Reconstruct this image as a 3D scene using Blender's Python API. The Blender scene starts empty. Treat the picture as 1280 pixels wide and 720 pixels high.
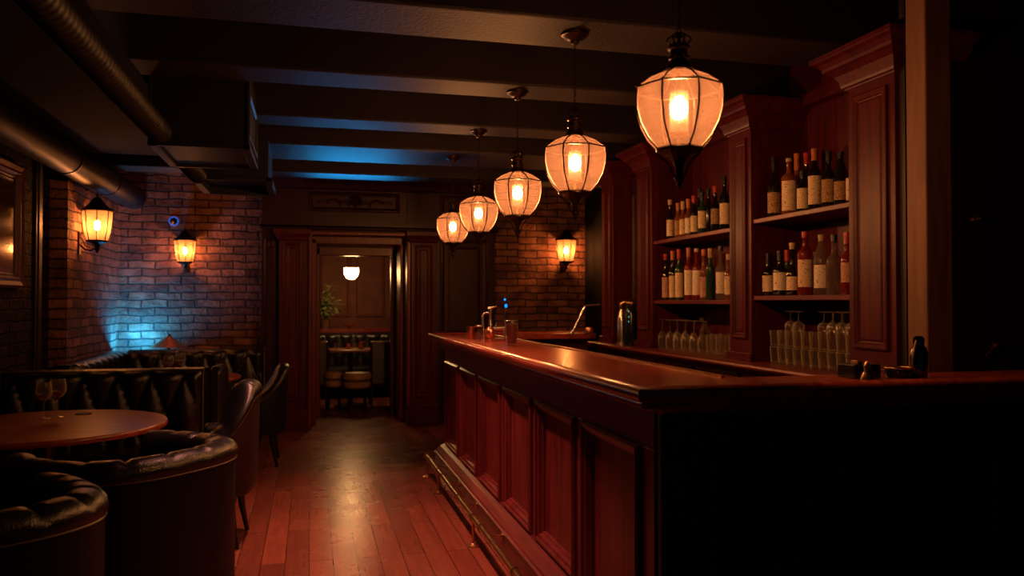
import bpy, bmesh, math, random
from math import sin, cos, pi, radians, sqrt
from mathutils import Vector, Matrix

random.seed(7)
scene = bpy.context.scene
col = scene.collection

# ------------------------------------------------------------------ camera, world, exposure
FPX = 1000.0                    # focal length in pixels of the 1280-wide frame
YAW = math.atan(0.252)
HORIZON = 377.0
EYE = 1.4
cam_data = bpy.data.cameras.new('camera')
cam_data.sensor_width = 36.0
cam_data.lens = 36.0 * FPX / 1280.0
cam_data.clip_start = 0.05
cam_data.dof.use_dof = True
cam_data.dof.focus_distance = 4.3
cam_data.dof.aperture_fstop = 2.4
cam = bpy.data.objects.new('camera', cam_data)
col.objects.link(cam)
cam.location = (0, 0, EYE)
cam.rotation_euler = (radians(90) + math.atan(17 / FPX), 0, -YAW)
scene.camera = cam

world = bpy.data.worlds.new('night')
scene.world = world
world.use_nodes = True
world.node_tree.nodes['Background'].inputs[0].default_value = (0.22, 0.38, 0.66, 1)
WORLD = 0.024  # added dim blue fill entering from behind the camera
world.node_tree.nodes['Background'].inputs[1].default_value = WORLD

vs = scene.view_settings
vs.view_transform = 'Standard'
vs.look = 'None'
vs.gamma = 1.0
vs.use_curve_mapping = False
vs.exposure = -0.05
cy = scene.cycles
cy.max_bounces = 8
cy.diffuse_bounces = 3
cy.glossy_bounces = 4
cy.transmission_bounces = 4
cy.transparent_max_bounces = 24
cy.sample_clamp_indirect = 4.0
cy.sample_clamp_direct = 0
cy.caustics_reflective = False
cy.caustics_refractive = False
cy.blur_glossy = 1.0
cy.use_denoising = True

# light levels, in one place
PENDANT = 640.0        # emission of a pendant bulb
SCONCE = 430.0
FAR_BOWL = 65.0
DOWN = 220.0            # watts of each recessed downlight
BLUE_FLOOR = 19.0
BLUE_TOP = 3.2
WARM = (1.0, 0.46, 0.18)


def at(u, z):
    """world x, y of picture column u at camera depth z"""
    X = (u - 388.0) * z / 1031.3
    return X, (z - 0.2444 * X) / 0.9697


# ------------------------------------------------------------------ materials
def new_mat(name):
    m = bpy.data.materials.new(name)
    m.use_nodes = True
    nt = m.node_tree
    nt.nodes.clear()
    out = nt.nodes.new('ShaderNodeOutputMaterial')
    return m, nt, out


def N(nt, kind, **kw):
    n = nt.nodes.new('ShaderNode' + kind)
    for k, v in kw.items():
        setattr(n, k, v)
    return n


def principled(nt, out, color=(0.5, 0.5, 0.5), rough=0.5, metal=0.0, spec=0.5, coat=0.0):
    b = N(nt, 'BsdfPrincipled')
    b.inputs['Base Color'].default_value = (*color, 1)
    b.inputs['Roughness'].default_value = rough
    b.inputs['Metallic'].default_value = metal
    b.inputs['Specular IOR Level'].default_value = spec
    b.inputs['Coat Weight'].default_value = coat
    b.inputs['Coat Roughness'].default_value = 0.12
    nt.links.new(b.outputs[0], out.inputs[0])
    return b


def coords(nt, scale=(1, 1, 1), rot=(0, 0, 0)):
    tc = N(nt, 'TexCoord')
    mp = N(nt, 'Mapping')
    mp.inputs['Scale'].default_value = scale
    mp.inputs['Rotation'].default_value = rot
    nt.links.new(tc.outputs['Object'], mp.inputs[0])
    return mp


def ramp(nt, fac, stops):
    r = N(nt, 'ValToRGB')
    el = r.color_ramp.elements
    while len(el) < len(stops):
        el.new(0.5)
    for e, (p, c) in zip(el, stops):
        e.position = p
        e.color = (*c, 1)
    nt.links.new(fac, r.inputs[0])
    return r


def bump(nt, b, height, strength=0.3, dist=0.01):
    bp = N(nt, 'Bump')
    bp.inputs['Strength'].default_value = strength
    bp.inputs['Distance'].default_value = dist
    nt.links.new(height, bp.inputs['Height'])
    nt.links.new(bp.outputs[0], b.inputs['Normal'])
    return bp


def wood(name, dark, light, scale, rough=0.35, coat=0.15, bumpy=0.05, spec=0.5):
    """scale is small along the grain"""
    m, nt, out = new_mat(name)
    b = principled(nt, out, light, rough, 0, spec, coat)
    mp = coords(nt, scale)
    n = N(nt, 'TexNoise')
    n.inputs['Scale'].default_value = 1.0
    n.inputs['Detail'].default_value = 6
    n.inputs['Distortion'].default_value = 0.6
    nt.links.new(mp.outputs[0], n.inputs['Vector'])
    r = ramp(nt, n.outputs[0], [(0.3, dark), (0.7, light)])
    nt.links.new(r.outputs[0], b.inputs['Base Color'])
    if bumpy:
        bump(nt, b, n.outputs[0], bumpy, 0.004)
    return m


def plain(name, color, rough=0.5, metal=0.0, spec=0.5, coat=0.0, noise=0.0, nscale=40):
    m, nt, out = new_mat(name)
    b = principled(nt, out, color, rough, metal, spec, coat)
    n = N(nt, 'TexNoise')
    n.inputs['Scale'].default_value = nscale
    n.inputs['Detail'].default_value = 4
    mp = coords(nt)
    nt.links.new(mp.outputs[0], n.inputs['Vector'])
    r = ramp(nt, n.outputs[0], [(0.3, tuple(c * 0.75 for c in color)), (0.7, tuple(min(1, c * 1.15) for c in color))])
    nt.links.new(r.outputs[0], b.inputs['Base Color'])
    if noise:
        bump(nt, b, n.outputs[0], noise, 0.004)
    return m


def emitter(name, color, strength):
    m, nt, out = new_mat(name)
    e = N(nt, 'Emission')
    e.inputs[0].default_value = (*color, 1)
    e.inputs[1].default_value = strength
    nt.links.new(e.outputs[0], out.inputs[0])
    return m


def lamp_glass(name, tint, translucent, clear, frost_rough=0.12):
    """thin seeded glass: mostly clear, a little of the light scatters in it"""
    m, nt, out = new_mat(name)
    tr = N(nt, 'BsdfTransparent')
    tr.inputs[0].default_value = (*clear, 1)
    tl = N(nt, 'BsdfTranslucent')
    mp = coords(nt, (18, 18, 5))
    nz = N(nt, 'TexNoise')
    nz.inputs['Scale'].default_value = 1.6
    nz.inputs['Detail'].default_value = 5
    nt.links.new(mp.outputs[0], nz.inputs['Vector'])
    r = ramp(nt, nz.outputs[0], [(0.3, tuple(c * 0.75 for c in tint)), (0.75, tint)])
    nt.links.new(r.outputs[0], tl.inputs[0])
    mix = N(nt, 'MixShader')
    mix.inputs[0].default_value = translucent
    nt.links.new(tr.outputs[0], mix.inputs[1])
    nt.links.new(tl.outputs[0], mix.inputs[2])
    gl = N(nt, 'BsdfGlossy')
    gl.inputs['Roughness'].default_value = frost_rough
    gl.inputs[0].default_value = (0.9, 0.9, 0.9, 1)
    lw = N(nt, 'LayerWeight')
    lw.inputs[0].default_value = 0.25
    mul = N(nt, 'Math', operation='MULTIPLY')
    mul.inputs[1].default_value = 0.12
    nt.links.new(lw.outputs['Fresnel'], mul.inputs[0])
    mix2 = N(nt, 'MixShader')
    nt.links.new(mul.outputs[0], mix2.inputs[0])
    nt.links.new(mix.outputs[0], mix2.inputs[1])
    nt.links.new(gl.outputs[0], mix2.inputs[2])
    nt.links.new(mix2.outputs[0], out.inputs[0])
    return m


def drinking_glass(name, tint=(0.96, 0.94, 0.91)):
    """thin clear glass: see-through face on, bright and glossy at its edges"""
    m, nt, out = new_mat(name)
    tr = N(nt, 'BsdfTransparent')
    tr.inputs[0].default_value = (*tint, 1)
    mp = coords(nt)
    nz = N(nt, 'TexNoise')
    nz.inputs['Scale'].default_value = 55
    nt.links.new(mp.outputs[0], nz.inputs['Vector'])
    bp = N(nt, 'Bump')
    bp.inputs['Strength'].default_value = 0.35
    bp.inputs['Distance'].default_value = 0.003
    nt.links.new(nz.outputs[0], bp.inputs['Height'])
    gl = N(nt, 'BsdfGlossy')
    gl.inputs['Roughness'].default_value = 0.13
    nt.links.new(bp.outputs[0], gl.inputs['Normal'])
    df = N(nt, 'BsdfDiffuse')
    df.inputs[0].default_value = (1.0, 0.86, 0.66, 1)  # warm edge colour stands in for lamp light bent through the glass
    edge = N(nt, 'MixShader')
    edge.inputs[0].default_value = 0.33
    nt.links.new(gl.outputs[0], edge.inputs[1])
    nt.links.new(df.outputs[0], edge.inputs[2])
    lw = N(nt, 'LayerWeight')
    lw.inputs[0].default_value = 0.5
    pw_ = N(nt, 'Math', operation='POWER')
    pw_.inputs[1].default_value = 2.5
    nt.links.new(lw.outputs['Facing'], pw_.inputs[0])
    add = N(nt, 'Math', operation='ADD', use_clamp=True)
    add.inputs[1].default_value = 0.06
    nt.links.new(pw_.outputs[0], add.inputs[0])
    mix = N(nt, 'MixShader')
    nt.links.new(add.outputs[0], mix.inputs[0])
    nt.links.new(tr.outputs[0], mix.inputs[1])
    nt.links.new(edge.outputs[0], mix.inputs[2])
    nt.links.new(mix.outputs[0], out.inputs[0])
    return m


def bottle_glass(name, tint, clear=0.35):
    """coloured bottle glass with drink in it: some light gets through"""
    m, nt, out = new_mat(name)
    b = N(nt, 'BsdfPrincipled')
    b.inputs['Base Color'].default_value = (*tuple(c * 0.5 for c in tint), 1)
    b.inputs['Roughness'].default_value = 0.12
    b.inputs['Specular IOR Level'].default_value = 1.0
    tr = N(nt, 'BsdfTransparent')
    mp = coords(nt)
    nz = N(nt, 'TexNoise')
    nz.inputs['Scale'].default_value = 14
    nt.links.new(mp.outputs[0], nz.inputs['Vector'])
    r = ramp(nt, nz.outputs[0], [(0.35, tuple(c * 0.8 for c in tint)), (0.65, tint)])
    nt.links.new(r.outputs[0], tr.inputs[0])
    mix = N(nt, 'MixShader')
    mix.inputs[0].default_value = clear
    nt.links.new(b.outputs[0], mix.inputs[1])
    nt.links.new(tr.outputs[0], mix.inputs[2])
    nt.links.new(mix.outputs[0], out.inputs[0])
    return m


def paper(name, base, ink, scale=(90, 90, 160), thr=0.60):
    """bottle label: rows of unreadable print"""
    m, nt, out = new_mat(name)
    b = principled(nt, out, base, 0.6, 0, 0.3)
    mp = coords(nt, scale)
    n = N(nt, 'TexNoise')
    n.inputs['Scale'].default_value = 1.0
    n.inputs['Detail'].default_value = 1.5
    nt.links.new(mp.outputs[0], n.inputs['Vector'])
    r = ramp(nt, n.outputs[0], [(thr, base), (thr + 0.04, ink)])
    r.color_ramp.interpolation = 'LINEAR'
    nt.links.new(r.outputs[0], b.inputs['Base Color'])
    return m


def brick(name, axis, c1, c2, mortar, bw=0.27, bh=0.085):
    """axis 'x': wall runs along world x; 'y': along world y"""
    m, nt, out = new_mat(name)
    b = principled(nt, out, c1, 0.8, 0, 0.35 if c1[0] > 0.1 else 0.08)
    tc = N(nt, 'TexCoord')
    nzw = N(nt, 'TexNoise')
    nzw.inputs['Scale'].default_value = 5.0
    nzw.inputs['Detail'].default_value = 3
    nt.links.new(tc.outputs['Object'], nzw.inputs['Vector'])
    off = N(nt, 'VectorMath', operation='MULTIPLY_ADD')
    off.inputs[1].default_value = (0.045, 0.045, 0.045)
    nt.links.new(nzw.outputs['Color'], off.inputs[0])
    nt.links.new(tc.outputs['Object'], off.inputs[2])
    sep = N(nt, 'SeparateXYZ')
    nt.links.new(off.outputs[0], sep.inputs[0])
    comb = N(nt, 'CombineXYZ')
    nt.links.new(sep.outputs['X' if axis == 'x' else 'Y'], comb.inputs[0])
    nt.links.new(sep.outputs['Z'], comb.inputs[1])
    br = N(nt, 'TexBrick')
    br.inputs['Color1'].default_value = (*c1, 1)
    br.inputs['Color2'].default_value = (*c2, 1)
    br.inputs['Mortar'].default_value = (*mortar, 1)
    br.inputs['Scale'].default_value = 1.0
    br.inputs['Mortar Size'].default_value = 0.010
    br.inputs['Mortar Smooth'].default_value = 0.6
    br.inputs['Bias'].default_value = -0.1
    br.inputs['Brick Width'].default_value = bw
    br.inputs['Row Height'].default_value = bh
    nt.links.new(comb.outputs[0], br.inputs['Vector'])
    nz = N(nt, 'TexNoise')
    nz.inputs['Scale'].default_value = 26
    nz.inputs['Detail'].default_value = 6
    nt.links.new(tc.outputs['Object'], nz.inputs['Vector'])
    big = N(nt, 'TexNoise')
    big.inputs['Scale'].default_value = 7
    big.inputs['Detail'].default_value = 4
    nt.links.new(tc.outputs['Object'], big.inputs['Vector'])
    rr = ramp(nt, big.outputs[0], [(0.3, (0.55, 0.5, 0.5)), (0.7, (1.35, 1.3, 1.25))])
    mul = N(nt, 'MixRGB', blend_type='MULTIPLY')
    mul.inputs[0].default_value = 1.0
    nt.links.new(br.outputs['Color'], mul.inputs[1])
    nt.links.new(rr.outputs[0], mul.inputs[2])
    nt.links.new(mul.outputs[0], b.inputs['Base Color'])
    h = N(nt, 'Math', operation='MULTIPLY_ADD')
    h.inputs[1].default_value = -1.0
    nt.links.new(br.outputs['Fac'], h.inputs[0])
    h2 = N(nt, 'Math', operation='MULTIPLY')
    h2.inputs[1].default_value = 0.9
    nt.links.new(nz.outputs[0], h2.inputs[0])
    nt.links.new(h2.outputs[0], h.inputs[2])
    bump(nt, b, h.outputs[0], 1.0, 0.022)
    return m


def floor_boards():
    m, nt, out = new_mat('floor_boards')
    b = principled(nt, out, (0.2, 0.05, 0.03), 0.36, 0, 0.5, 0.0)
    tc = N(nt, 'TexCoord')
    sep = N(nt, 'SeparateXYZ')
    nt.links.new(tc.outputs['Object'], sep.inputs[0])
    comb = N(nt, 'CombineXYZ')
    nt.links.new(sep.outputs['Y'], comb.inputs[0])
    nt.links.new(sep.outputs['X'], comb.inputs[1])
    br = N(nt, 'TexBrick')
    br.offset = 0.37
    br.inputs['Color1'].default_value = (0.25, 0.070, 0.042, 1)
    br.inputs['Color2'].default_value = (0.12, 0.033, 0.021, 1)
    br.inputs['Mortar'].default_value = (0.02, 0.006, 0.004, 1)
    br.inputs['Scale'].default_value = 1.0
    br.inputs['Mortar Size'].default_value = 0.0022
    br.inputs['Mortar Smooth'].default_value = 0.2
    br.inputs['Bias'].default_value = -0.2
    br.inputs['Brick Width'].default_value = 1.7
    br.inputs['Row Height'].default_value = 0.125
    nt.links.new(comb.outputs[0], br.inputs['Vector'])
    mp = coords(nt, (22, 1.6, 1))
    n = N(nt, 'TexNoise')
    n.inputs['Scale'].default_value = 1.0
    n.inputs['Detail'].default_value = 7
    n.inputs['Distortion'].default_value = 1.8
    nt.links.new(mp.outputs[0], n.inputs['Vector'])
    r = ramp(nt, n.outputs[0], [(0.25, (0.75, 0.7, 0.68)), (0.75, (1.2, 1.15, 1.12))])
    mul = N(nt, 'MixRGB', blend_type='MULTIPLY')
    mul.inputs[0].default_value = 1.0
    nt.links.new(br.outputs['Color'], mul.inputs[1])
    nt.links.new(r.outputs[0], mul.inputs[2])
    nt.links.new(mul.outputs[0], b.inputs['Base Color'])
    n2 = N(nt, 'TexNoise')
    n2.inputs['Scale'].default_value = 3.0
    n2.inputs['Detail'].default_value = 5
    nt.links.new(tc.outputs['Object'], n2.inputs['Vector'])
    mr = N(nt, 'MapRange')
    mr.inputs['To Min'].default_value = 0.20
    mr.inputs['To Max'].default_value = 0.34
    nt.links.new(n2.outputs[0], mr.inputs['Value'])
    nt.links.new(mr.outputs[0], b.inputs['Roughness'])
    h = N(nt, 'Math', operation='MULTIPLY_ADD')
    h.inputs[1].default_value = -1.0
    nt.links.new(br.outputs['Fac'], h.inputs[0])
    h2 = N(nt, 'Math', operation='MULTIPLY')
    h2.inputs[1].default_value = 0.35
    nt.links.new(n.outputs[0], h2.inputs[0])
    nt.links.new(h2.outputs[0], h.inputs[2])
    bump(nt, b, h.outputs[0], 0.35, 0.004)
    return m


def leather(name, color, rough=0.34, spec=0.75):
    m, nt, out = new_mat(name)
    b = principled(nt, out, color, rough, 0, spec)
    mp = coords(nt)
    n = N(nt, 'TexVoronoi')
    n.inputs['Scale'].default_value = 160
    nt.links.new(mp.outputs[0], n.inputs['Vector'])
    n2 = N(nt, 'TexNoise')
    n2.inputs['Scale'].default_value = 9
    n2.inputs['Detail'].default_value = 4
    nt.links.new(mp.outputs[0], n2.inputs['Vector'])
    ad = N(nt, 'Math', operation='MULTIPLY_ADD')
    ad.inputs[1].default_value = 3.0
    nt.links.new(n2.outputs[0], ad.inputs[0])
    nt.links.new(n.outputs['Distance'], ad.inputs[2])
    bump(nt, b, ad.outputs[0], 0.25, 0.004)
    mr = N(nt, 'MapRange')
    mr.inputs['To Min'].default_value = rough - 0.08
    mr.inputs['To Max'].default_value = rough + 0.12
    nt.links.new(n2.outputs[0], mr.inputs['Value'])
    nt.links.new(mr.outputs[0], b.inputs['Roughness'])
    return m


M = {}
M['mahogany'] = wood('mahogany_upright_grain', (0.09, 0.0120, 0.0125), (0.215, 0.030, 0.027), (30, 30, 2.2), 0.36, 0.06)
M['mahogany_along'] = wood('mahogany_long_grain', (0.09, 0.0120, 0.0125), (0.215, 0.030, 0.027), (30, 2.2, 30), 0.36, 0.05)
M['bar_top'] = wood('polished_bar_top', (0.20, 0.025, 0.013), (0.46, 0.075, 0.034), (26, 1.6, 26), 0.24, 0.10, 0.16)
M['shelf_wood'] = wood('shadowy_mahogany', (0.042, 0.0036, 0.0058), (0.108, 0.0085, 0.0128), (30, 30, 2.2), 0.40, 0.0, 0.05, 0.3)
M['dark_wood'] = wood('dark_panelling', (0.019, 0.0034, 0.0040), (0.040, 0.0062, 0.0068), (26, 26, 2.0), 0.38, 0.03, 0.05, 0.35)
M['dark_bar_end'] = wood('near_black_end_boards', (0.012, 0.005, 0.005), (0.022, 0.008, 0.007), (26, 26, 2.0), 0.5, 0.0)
M['table_wood'] = wood('table_top_wood', (0.20, 0.032, 0.017), (0.42, 0.080, 0.040), (3.0, 24, 20), 0.30, 0.15)
M['post_wood'] = wood('rough_post_wood', (0.12, 0.050, 0.027), (0.24, 0.105, 0.055), (24, 24, 2.5), 0.6, 0.0, 0.3)
M['beam'] = plain('rough_dark_beam', (0.017, 0.0095, 0.011), 0.6, 0, 0.28, 0, 0.9, 60)
M['ceiling'] = plain('dark_ceiling_paint', (0.009, 0.009, 0.012), 0.85, 0, 0.15, 0, 0.4, 30)
M['dark_wall'] = plain('dark_painted_wall', (0.012, 0.010, 0.012), 0.8, 0, 0.15, 0, 0.3, 30)
M['back_room'] = plain('brown_red_plaster', (0.13, 0.040, 0.024), 0.65, 0, 0.3, 0, 0.4, 6)
M['brick_x'] = brick('old_brick_across', 'x', (0.32, 0.14, 0.09), (0.13, 0.052, 0.038), (0.062, 0.036, 0.028))
M['brick_y'] = brick('old_brick_along', 'y', (0.32, 0.14, 0.09), (0.13, 0.052, 0.038), (0.062, 0.036, 0.028))
M['brick_dark'] = brick('sooty_brick_along', 'y', (0.026, 0.013, 0.012), (0.015, 0.008, 0.008), (0.006, 0.005, 0.005))  # brick colours darkened to paint in the shade on this stretch
M['floor'] = floor_boards()
M['leather'] = leather('black_leather', (0.007, 0.006, 0.007), 0.31)
M['leather_outer'] = leather('dull_black_leather', (0.005, 0.0045, 0.006), 0.5, 0.3)
M['leather_brown'] = leather('oxblood_leather', (0.024, 0.008, 0.008), 0.48, 0.4)
M['leather_tan'] = leather('tan_leather', (0.45, 0.27, 0.12), 0.4)
M['piping'] = plain('leather_piping', (0.10, 0.06, 0.045), 0.4)
M['iron'] = plain('dark_bronze', (0.055, 0.030, 0.022), 0.38, 0.85, 0.5)
M['brass'] = plain('worn_brass', (0.62, 0.38, 0.17), 0.28, 1.0)
M['copper'] = plain('copper', (0.85, 0.42, 0.24), 0.32, 1.0)
M['chrome'] = plain('chrome', (0.85, 0.80, 0.75), 0.27, 1.0)
M['steel_dark'] = plain('dark_galvanised_steel', (0.022, 0.020, 0.021), 0.5, 0.45)
M['black'] = plain('black_lacquer', (0.010, 0.010, 0.012), 0.22)
M['black_matte'] = plain('black_matte', (0.008, 0.008, 0.010), 0.85, 0, 0.15)
M['amber_glass'] = lamp_glass('seeded_amber_glass', (1.0, 0.58, 0.44), 0.038, (0.93, 0.80, 0.68))
M['sconce_glass'] = lamp_glass('frosted_amber_glass', (1.0, 0.56, 0.28), 0.16, (0.80, 0.60, 0.42))
M['inner_glass'] = lamp_glass('inner_chimney_glass', (1.0, 0.80, 0.60), 0.018, (0.95, 0.90, 0.82))
M['bulb'] = emitter('glowing_bulb', WARM, PENDANT)
M['sconce_bulb'] = emitter('glowing_sconce_bulb', (1.0, 0.42, 0.14), SCONCE)
M['bowl'] = emitter('glowing_bowl_lamp', (1.0, 0.52, 0.19), FAR_BOWL)
M['glass'] = drinking_glass('clear_drinking_glass')
M['wine'] = bottle_glass('rose_drink', (0.55, 0.22, 0.14), 0.5)
M['picture_glass'] = plain('dark_picture_under_glass', (0.008, 0.008, 0.010), 0.09, 0, 0.6)
M['leaf'] = plain('plant_leaf', (0.13, 0.17, 0.05), 0.5)
M['pot'] = plain('clay_pot', (0.12, 0.05, 0.03), 0.6)
M['blue_led'] = emitter('blue_led', (0.01, 0.28, 1.0), 1.3)
M['g_black'] = bottle_glass('near_black_bottle_glass', (0.02, 0.015, 0.015), 0.05)
M['g_green'] = bottle_glass('green_bottle_glass', (0.06, 0.16, 0.05), 0.3)
M['g_amber'] = bottle_glass('amber_bottle_glass', (0.62, 0.20, 0.05), 0.4)
M['g_red'] = bottle_glass('red_drink_bottle_glass', (0.60, 0.05, 0.03), 0.45)
M['g_clear'] = bottle_glass('clear_bottle_glass', (0.80, 0.62, 0.50), 0.75)
M['p_cream'] = paper('cream_label', (0.85, 0.66, 0.42), (0.30, 0.20, 0.13))
M['p_white'] = paper('white_label', (0.92, 0.78, 0.60), (0.2, 0.12, 0.08), thr=0.63)
M['p_print'] = paper('closely_printed_label', (0.55, 0.34, 0.16), (0.10, 0.05, 0.03), (230, 230, 260), 0.52)
M['p_pink'] = paper('pink_label', (0.68, 0.38, 0.28), (0.2, 0.08, 0.06))
M['c_red'] = plain('red_foil', (0.50, 0.035, 0.03), 0.35)
M['c_orange'] = plain('orange_foil', (0.60, 0.17, 0.05), 0.4)
M['c_black'] = plain('black_cap', (0.015, 0.015, 0.018), 0.3)
M['c_cream'] = plain('cream_cap', (0.62, 0.45, 0.26), 0.4)


# ------------------------------------------------------------------ mesh building
class MB:
    def __init__(self):
        self.v = []
        self.f = []

    def add(self, verts, faces):
        o = len(self.v)
        self.v += [tuple(p) for p in verts]
        self.f += [tuple(i + o for i in f) for f in faces]
        return self

    def box(self, x0, x1, y0, y1, z0, z1):
        v = [(x, y, z) for x in (x0, x1) for y in (y0, y1) for z in (z0, z1)]
        return self.add(v, [(0, 1, 3, 2), (4, 6, 7, 5), (0, 4, 5, 1), (2, 3, 7, 6), (0, 2, 6, 4), (1, 5, 7, 3)])

    def lathe(self, prof, c=(0, 0, 0), seg=24, phase=0.0, cap=True):
        o, fs, vs_ = len(prof), [], []
        for i in range(seg):
            a = phase + 2 * pi * i / seg
            for r, z in prof:
                vs_.append((c[0] + r * cos(a), c[1] + r * sin(a), c[2] + z))
        for i in range(seg):
            j = (i + 1) % seg
            for k in range(o - 1):
                fs.append((i * o + k, j * o + k, j * o + k + 1, i * o + k + 1))
        if cap:
            if prof[0][0] > 1e-5:
                fs.append(tuple(i * o for i in reversed(range(seg))))
            if prof[-1][0] > 1e-5:
                fs.append(tuple(i * o + o - 1 for i in range(seg)))
        return self.add(vs_, fs)

    def tube(self, pts, r, seg=8, closed=False):
        pts = [Vector(p) for p in pts]
        n = len(pts)
        rs = r if isinstance(r, (list, tuple)) else [r] * n
        vs_, fs = [], []
        up = Vector((0, 0, 1))
        prev = None
        for i, p in enumerate(pts):
            if closed:
                d = pts[(i + 1) % n] - pts[i - 1]
            else:
                d = pts[min(i + 1, n - 1)] - pts[max(i - 1, 0)]
            if d.length < 1e-9:
                d = Vector((0, 0, 1))
            d.normalize()
            if prev is None:
                a = d.cross(up)
                if a.length < 1e-3:
                    a = d.cross(Vector((1, 0, 0)))
            else:
                a = prev - d * prev.dot(d)
                if a.length < 1e-4:
                    a = d.cross(up)
            a.normalize()
            prev = a
            b = d.cross(a)
            for k in range(seg):
                t = 2 * pi * k / seg
                vs_.append(p + (a * cos(t) + b * sin(t)) * rs[i])
        m_ = n if closed else n - 1
        for i in range(m_):
            j = (i + 1) % n
            for k in range(seg):
                l = (k + 1) % seg
                fs.append((i * seg + k, i * seg + l, j * seg + l, j * seg + k))
        if not closed:
            fs.append(tuple(reversed(range(seg))))
            fs.append(tuple((n - 1) * seg + k for k in range(seg)))
        return self.add(vs_, fs)

    def sweep(self, path, prof, closed=False):
        """prof = [(out, z)] carried along a 2-D path; 'out' is to the RIGHT of travel"""
        n = len(path)
        vs_, fs = [], []
        k = len(prof)
        for i in range(n):
            p = Vector(path[i])
            if closed:
                d0 = (p - Vector(path[i - 1])).normalized()
                d1 = (Vector(path[(i + 1) % n]) - p).normalized()
            else:
                d0 = (p - Vector(path[i - 1])).normalized() if i else None
                d1 = (Vector(path[i + 1]) - p).normalized() if i < n - 1 else None
                d0 = d0 or d1
                d1 = d1 or d0
            n0 = Vector((d0.y, -d0.x))
            n1 = Vector((d1.y, -d1.x))
            m_ = n0 + n1
            m_ = m_ / max(m_.dot(n0), 1e-6) if m_.length > 1e-6 else n0
            for o, z in prof:
                q = p + m_ * o
                vs_.append((q.x, q.y, z))
        for i in range(n if closed else n - 1):
            j = (i + 1) % n
            for a in range(k - 1):
                fs.append((i * k + a, j * k + a, j * k + a + 1, i * k + a + 1))
        if not closed:
            fs.append(tuple(range(k)))
            fs.append(tuple(reversed([(n - 1) * k + a for a in range(k)])))
        return self.add(vs_, fs)

    def ring(self, o, ua, va, na, w, h, prof, fill=True):
        """concentric rectangle mouldings: prof = [(inset, height)]"""
        o, ua, va, na = Vector(o), Vector(ua), Vector(va), Vector(na)
        vs_, fs = [], []
        for ins, ht in prof:
            for a, b in ((ins, ins), (w - ins, ins), (w - ins, h - ins), (ins, h - ins)):
                vs_.append(o + ua * a + va * b + na * ht)
        for i in range(len(prof) - 1):
            for k in range(4):
                l = (k + 1) % 4
                fs.append((i * 4 + k, i * 4 + l, i * 4 + 4 + l, i * 4 + 4 + k))
        if fill:
            b = (len(prof) - 1) * 4
            fs.append((b, b + 1, b + 2, b + 3))
        return self.add(vs_, fs)

    def grid(self, fn, nu, nv):
        vs_ = [fn(i / nu, j / nv) for i in range(nu + 1) for j in range(nv + 1)]
        fs = [(i * (nv + 1) + j, (i + 1) * (nv + 1) + j, (i + 1) * (nv + 1) + j + 1, i * (nv + 1) + j + 1)
              for i in range(nu) for j in range(nv)]
        return self.add(vs_, fs)

    def build(self, name, mat, parent=None, smooth=None, bevel=0.0, loc=None, rotz=0.0):
        me = bpy.data.meshes.new(name)
        me.from_pydata([tuple(p) for p in self.v], [], self.f)
        bm = bmesh.new()
        bm.from_mesh(me)
        bmesh.ops.recalc_face_normals(bm, faces=bm.faces)
        if smooth is not None:
            lim = radians(smooth)
            for f in bm.faces:
                f.smooth = True
            for e in bm.edges:
                if len(e.link_faces) == 2 and e.calc_face_angle(0) > lim:
                    e.smooth = False
        bm.to_mesh(me)
        bm.free()
        me.materials.append(mat)
        o = bpy.data.objects.new(name, me)
        col.objects.link(o)
        if parent is not None:
            o.parent = parent
        if loc is not None:
            o.location = loc
        o.rotation_euler[2] = rotz
        if bevel:
            md = o.modifiers.new('soft_edges', 'BEVEL')
            md.width = bevel
            md.segments = 2
            md.limit_method = 'ANGLE'
            md.angle_limit = radians(40)
        return o


def tag(o, label=None, cat=None, group=None, kind=None):
    if label:
        o['label'] = label
    if cat:
        o['category'] = cat
    if group:
        o['group'] = group
    if kind:
        o['kind'] = kind
    return o


def thing(name, label, cat, loc=(0, 0, 0), rotz=0.0, group=None):
    o = bpy.data.objects.new(name, None)
    o.empty_display_size = 0.1
    col.objects.link(o)
    o.location = loc
    o.rotation_euler = (0, 0, rotz)
    return tag(o, label, cat, group)


def kids(o):
    return [c for c in bpy.data.objects if c.parent == o]


def copy_tree(o, parent=None):
    c = o.copy()
    col.objects.link(c)
    c.parent = parent
    for ch in kids(o):
        if ch is not c:
            copy_tree(ch, c)
    return c


def struct(mb, name, mat, label, cat, bevel=0.0, smooth=None):
    return tag(mb.build(name, mat, bevel=bevel, smooth=smooth), label, cat, kind='structure')


# ================================================================== THE SETTING
XL, XR = -2.0, 3.3
YB = 9.4            # brick wall at the back
CEIL = 2.95
BEAM = 2.66
YF = -1.6           # rear left open so the blue world fill gets in
DX0, DX1 = 0.02, 1.06   # doorway
CY0 = 9.1           # face of the wood panelled wall

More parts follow.
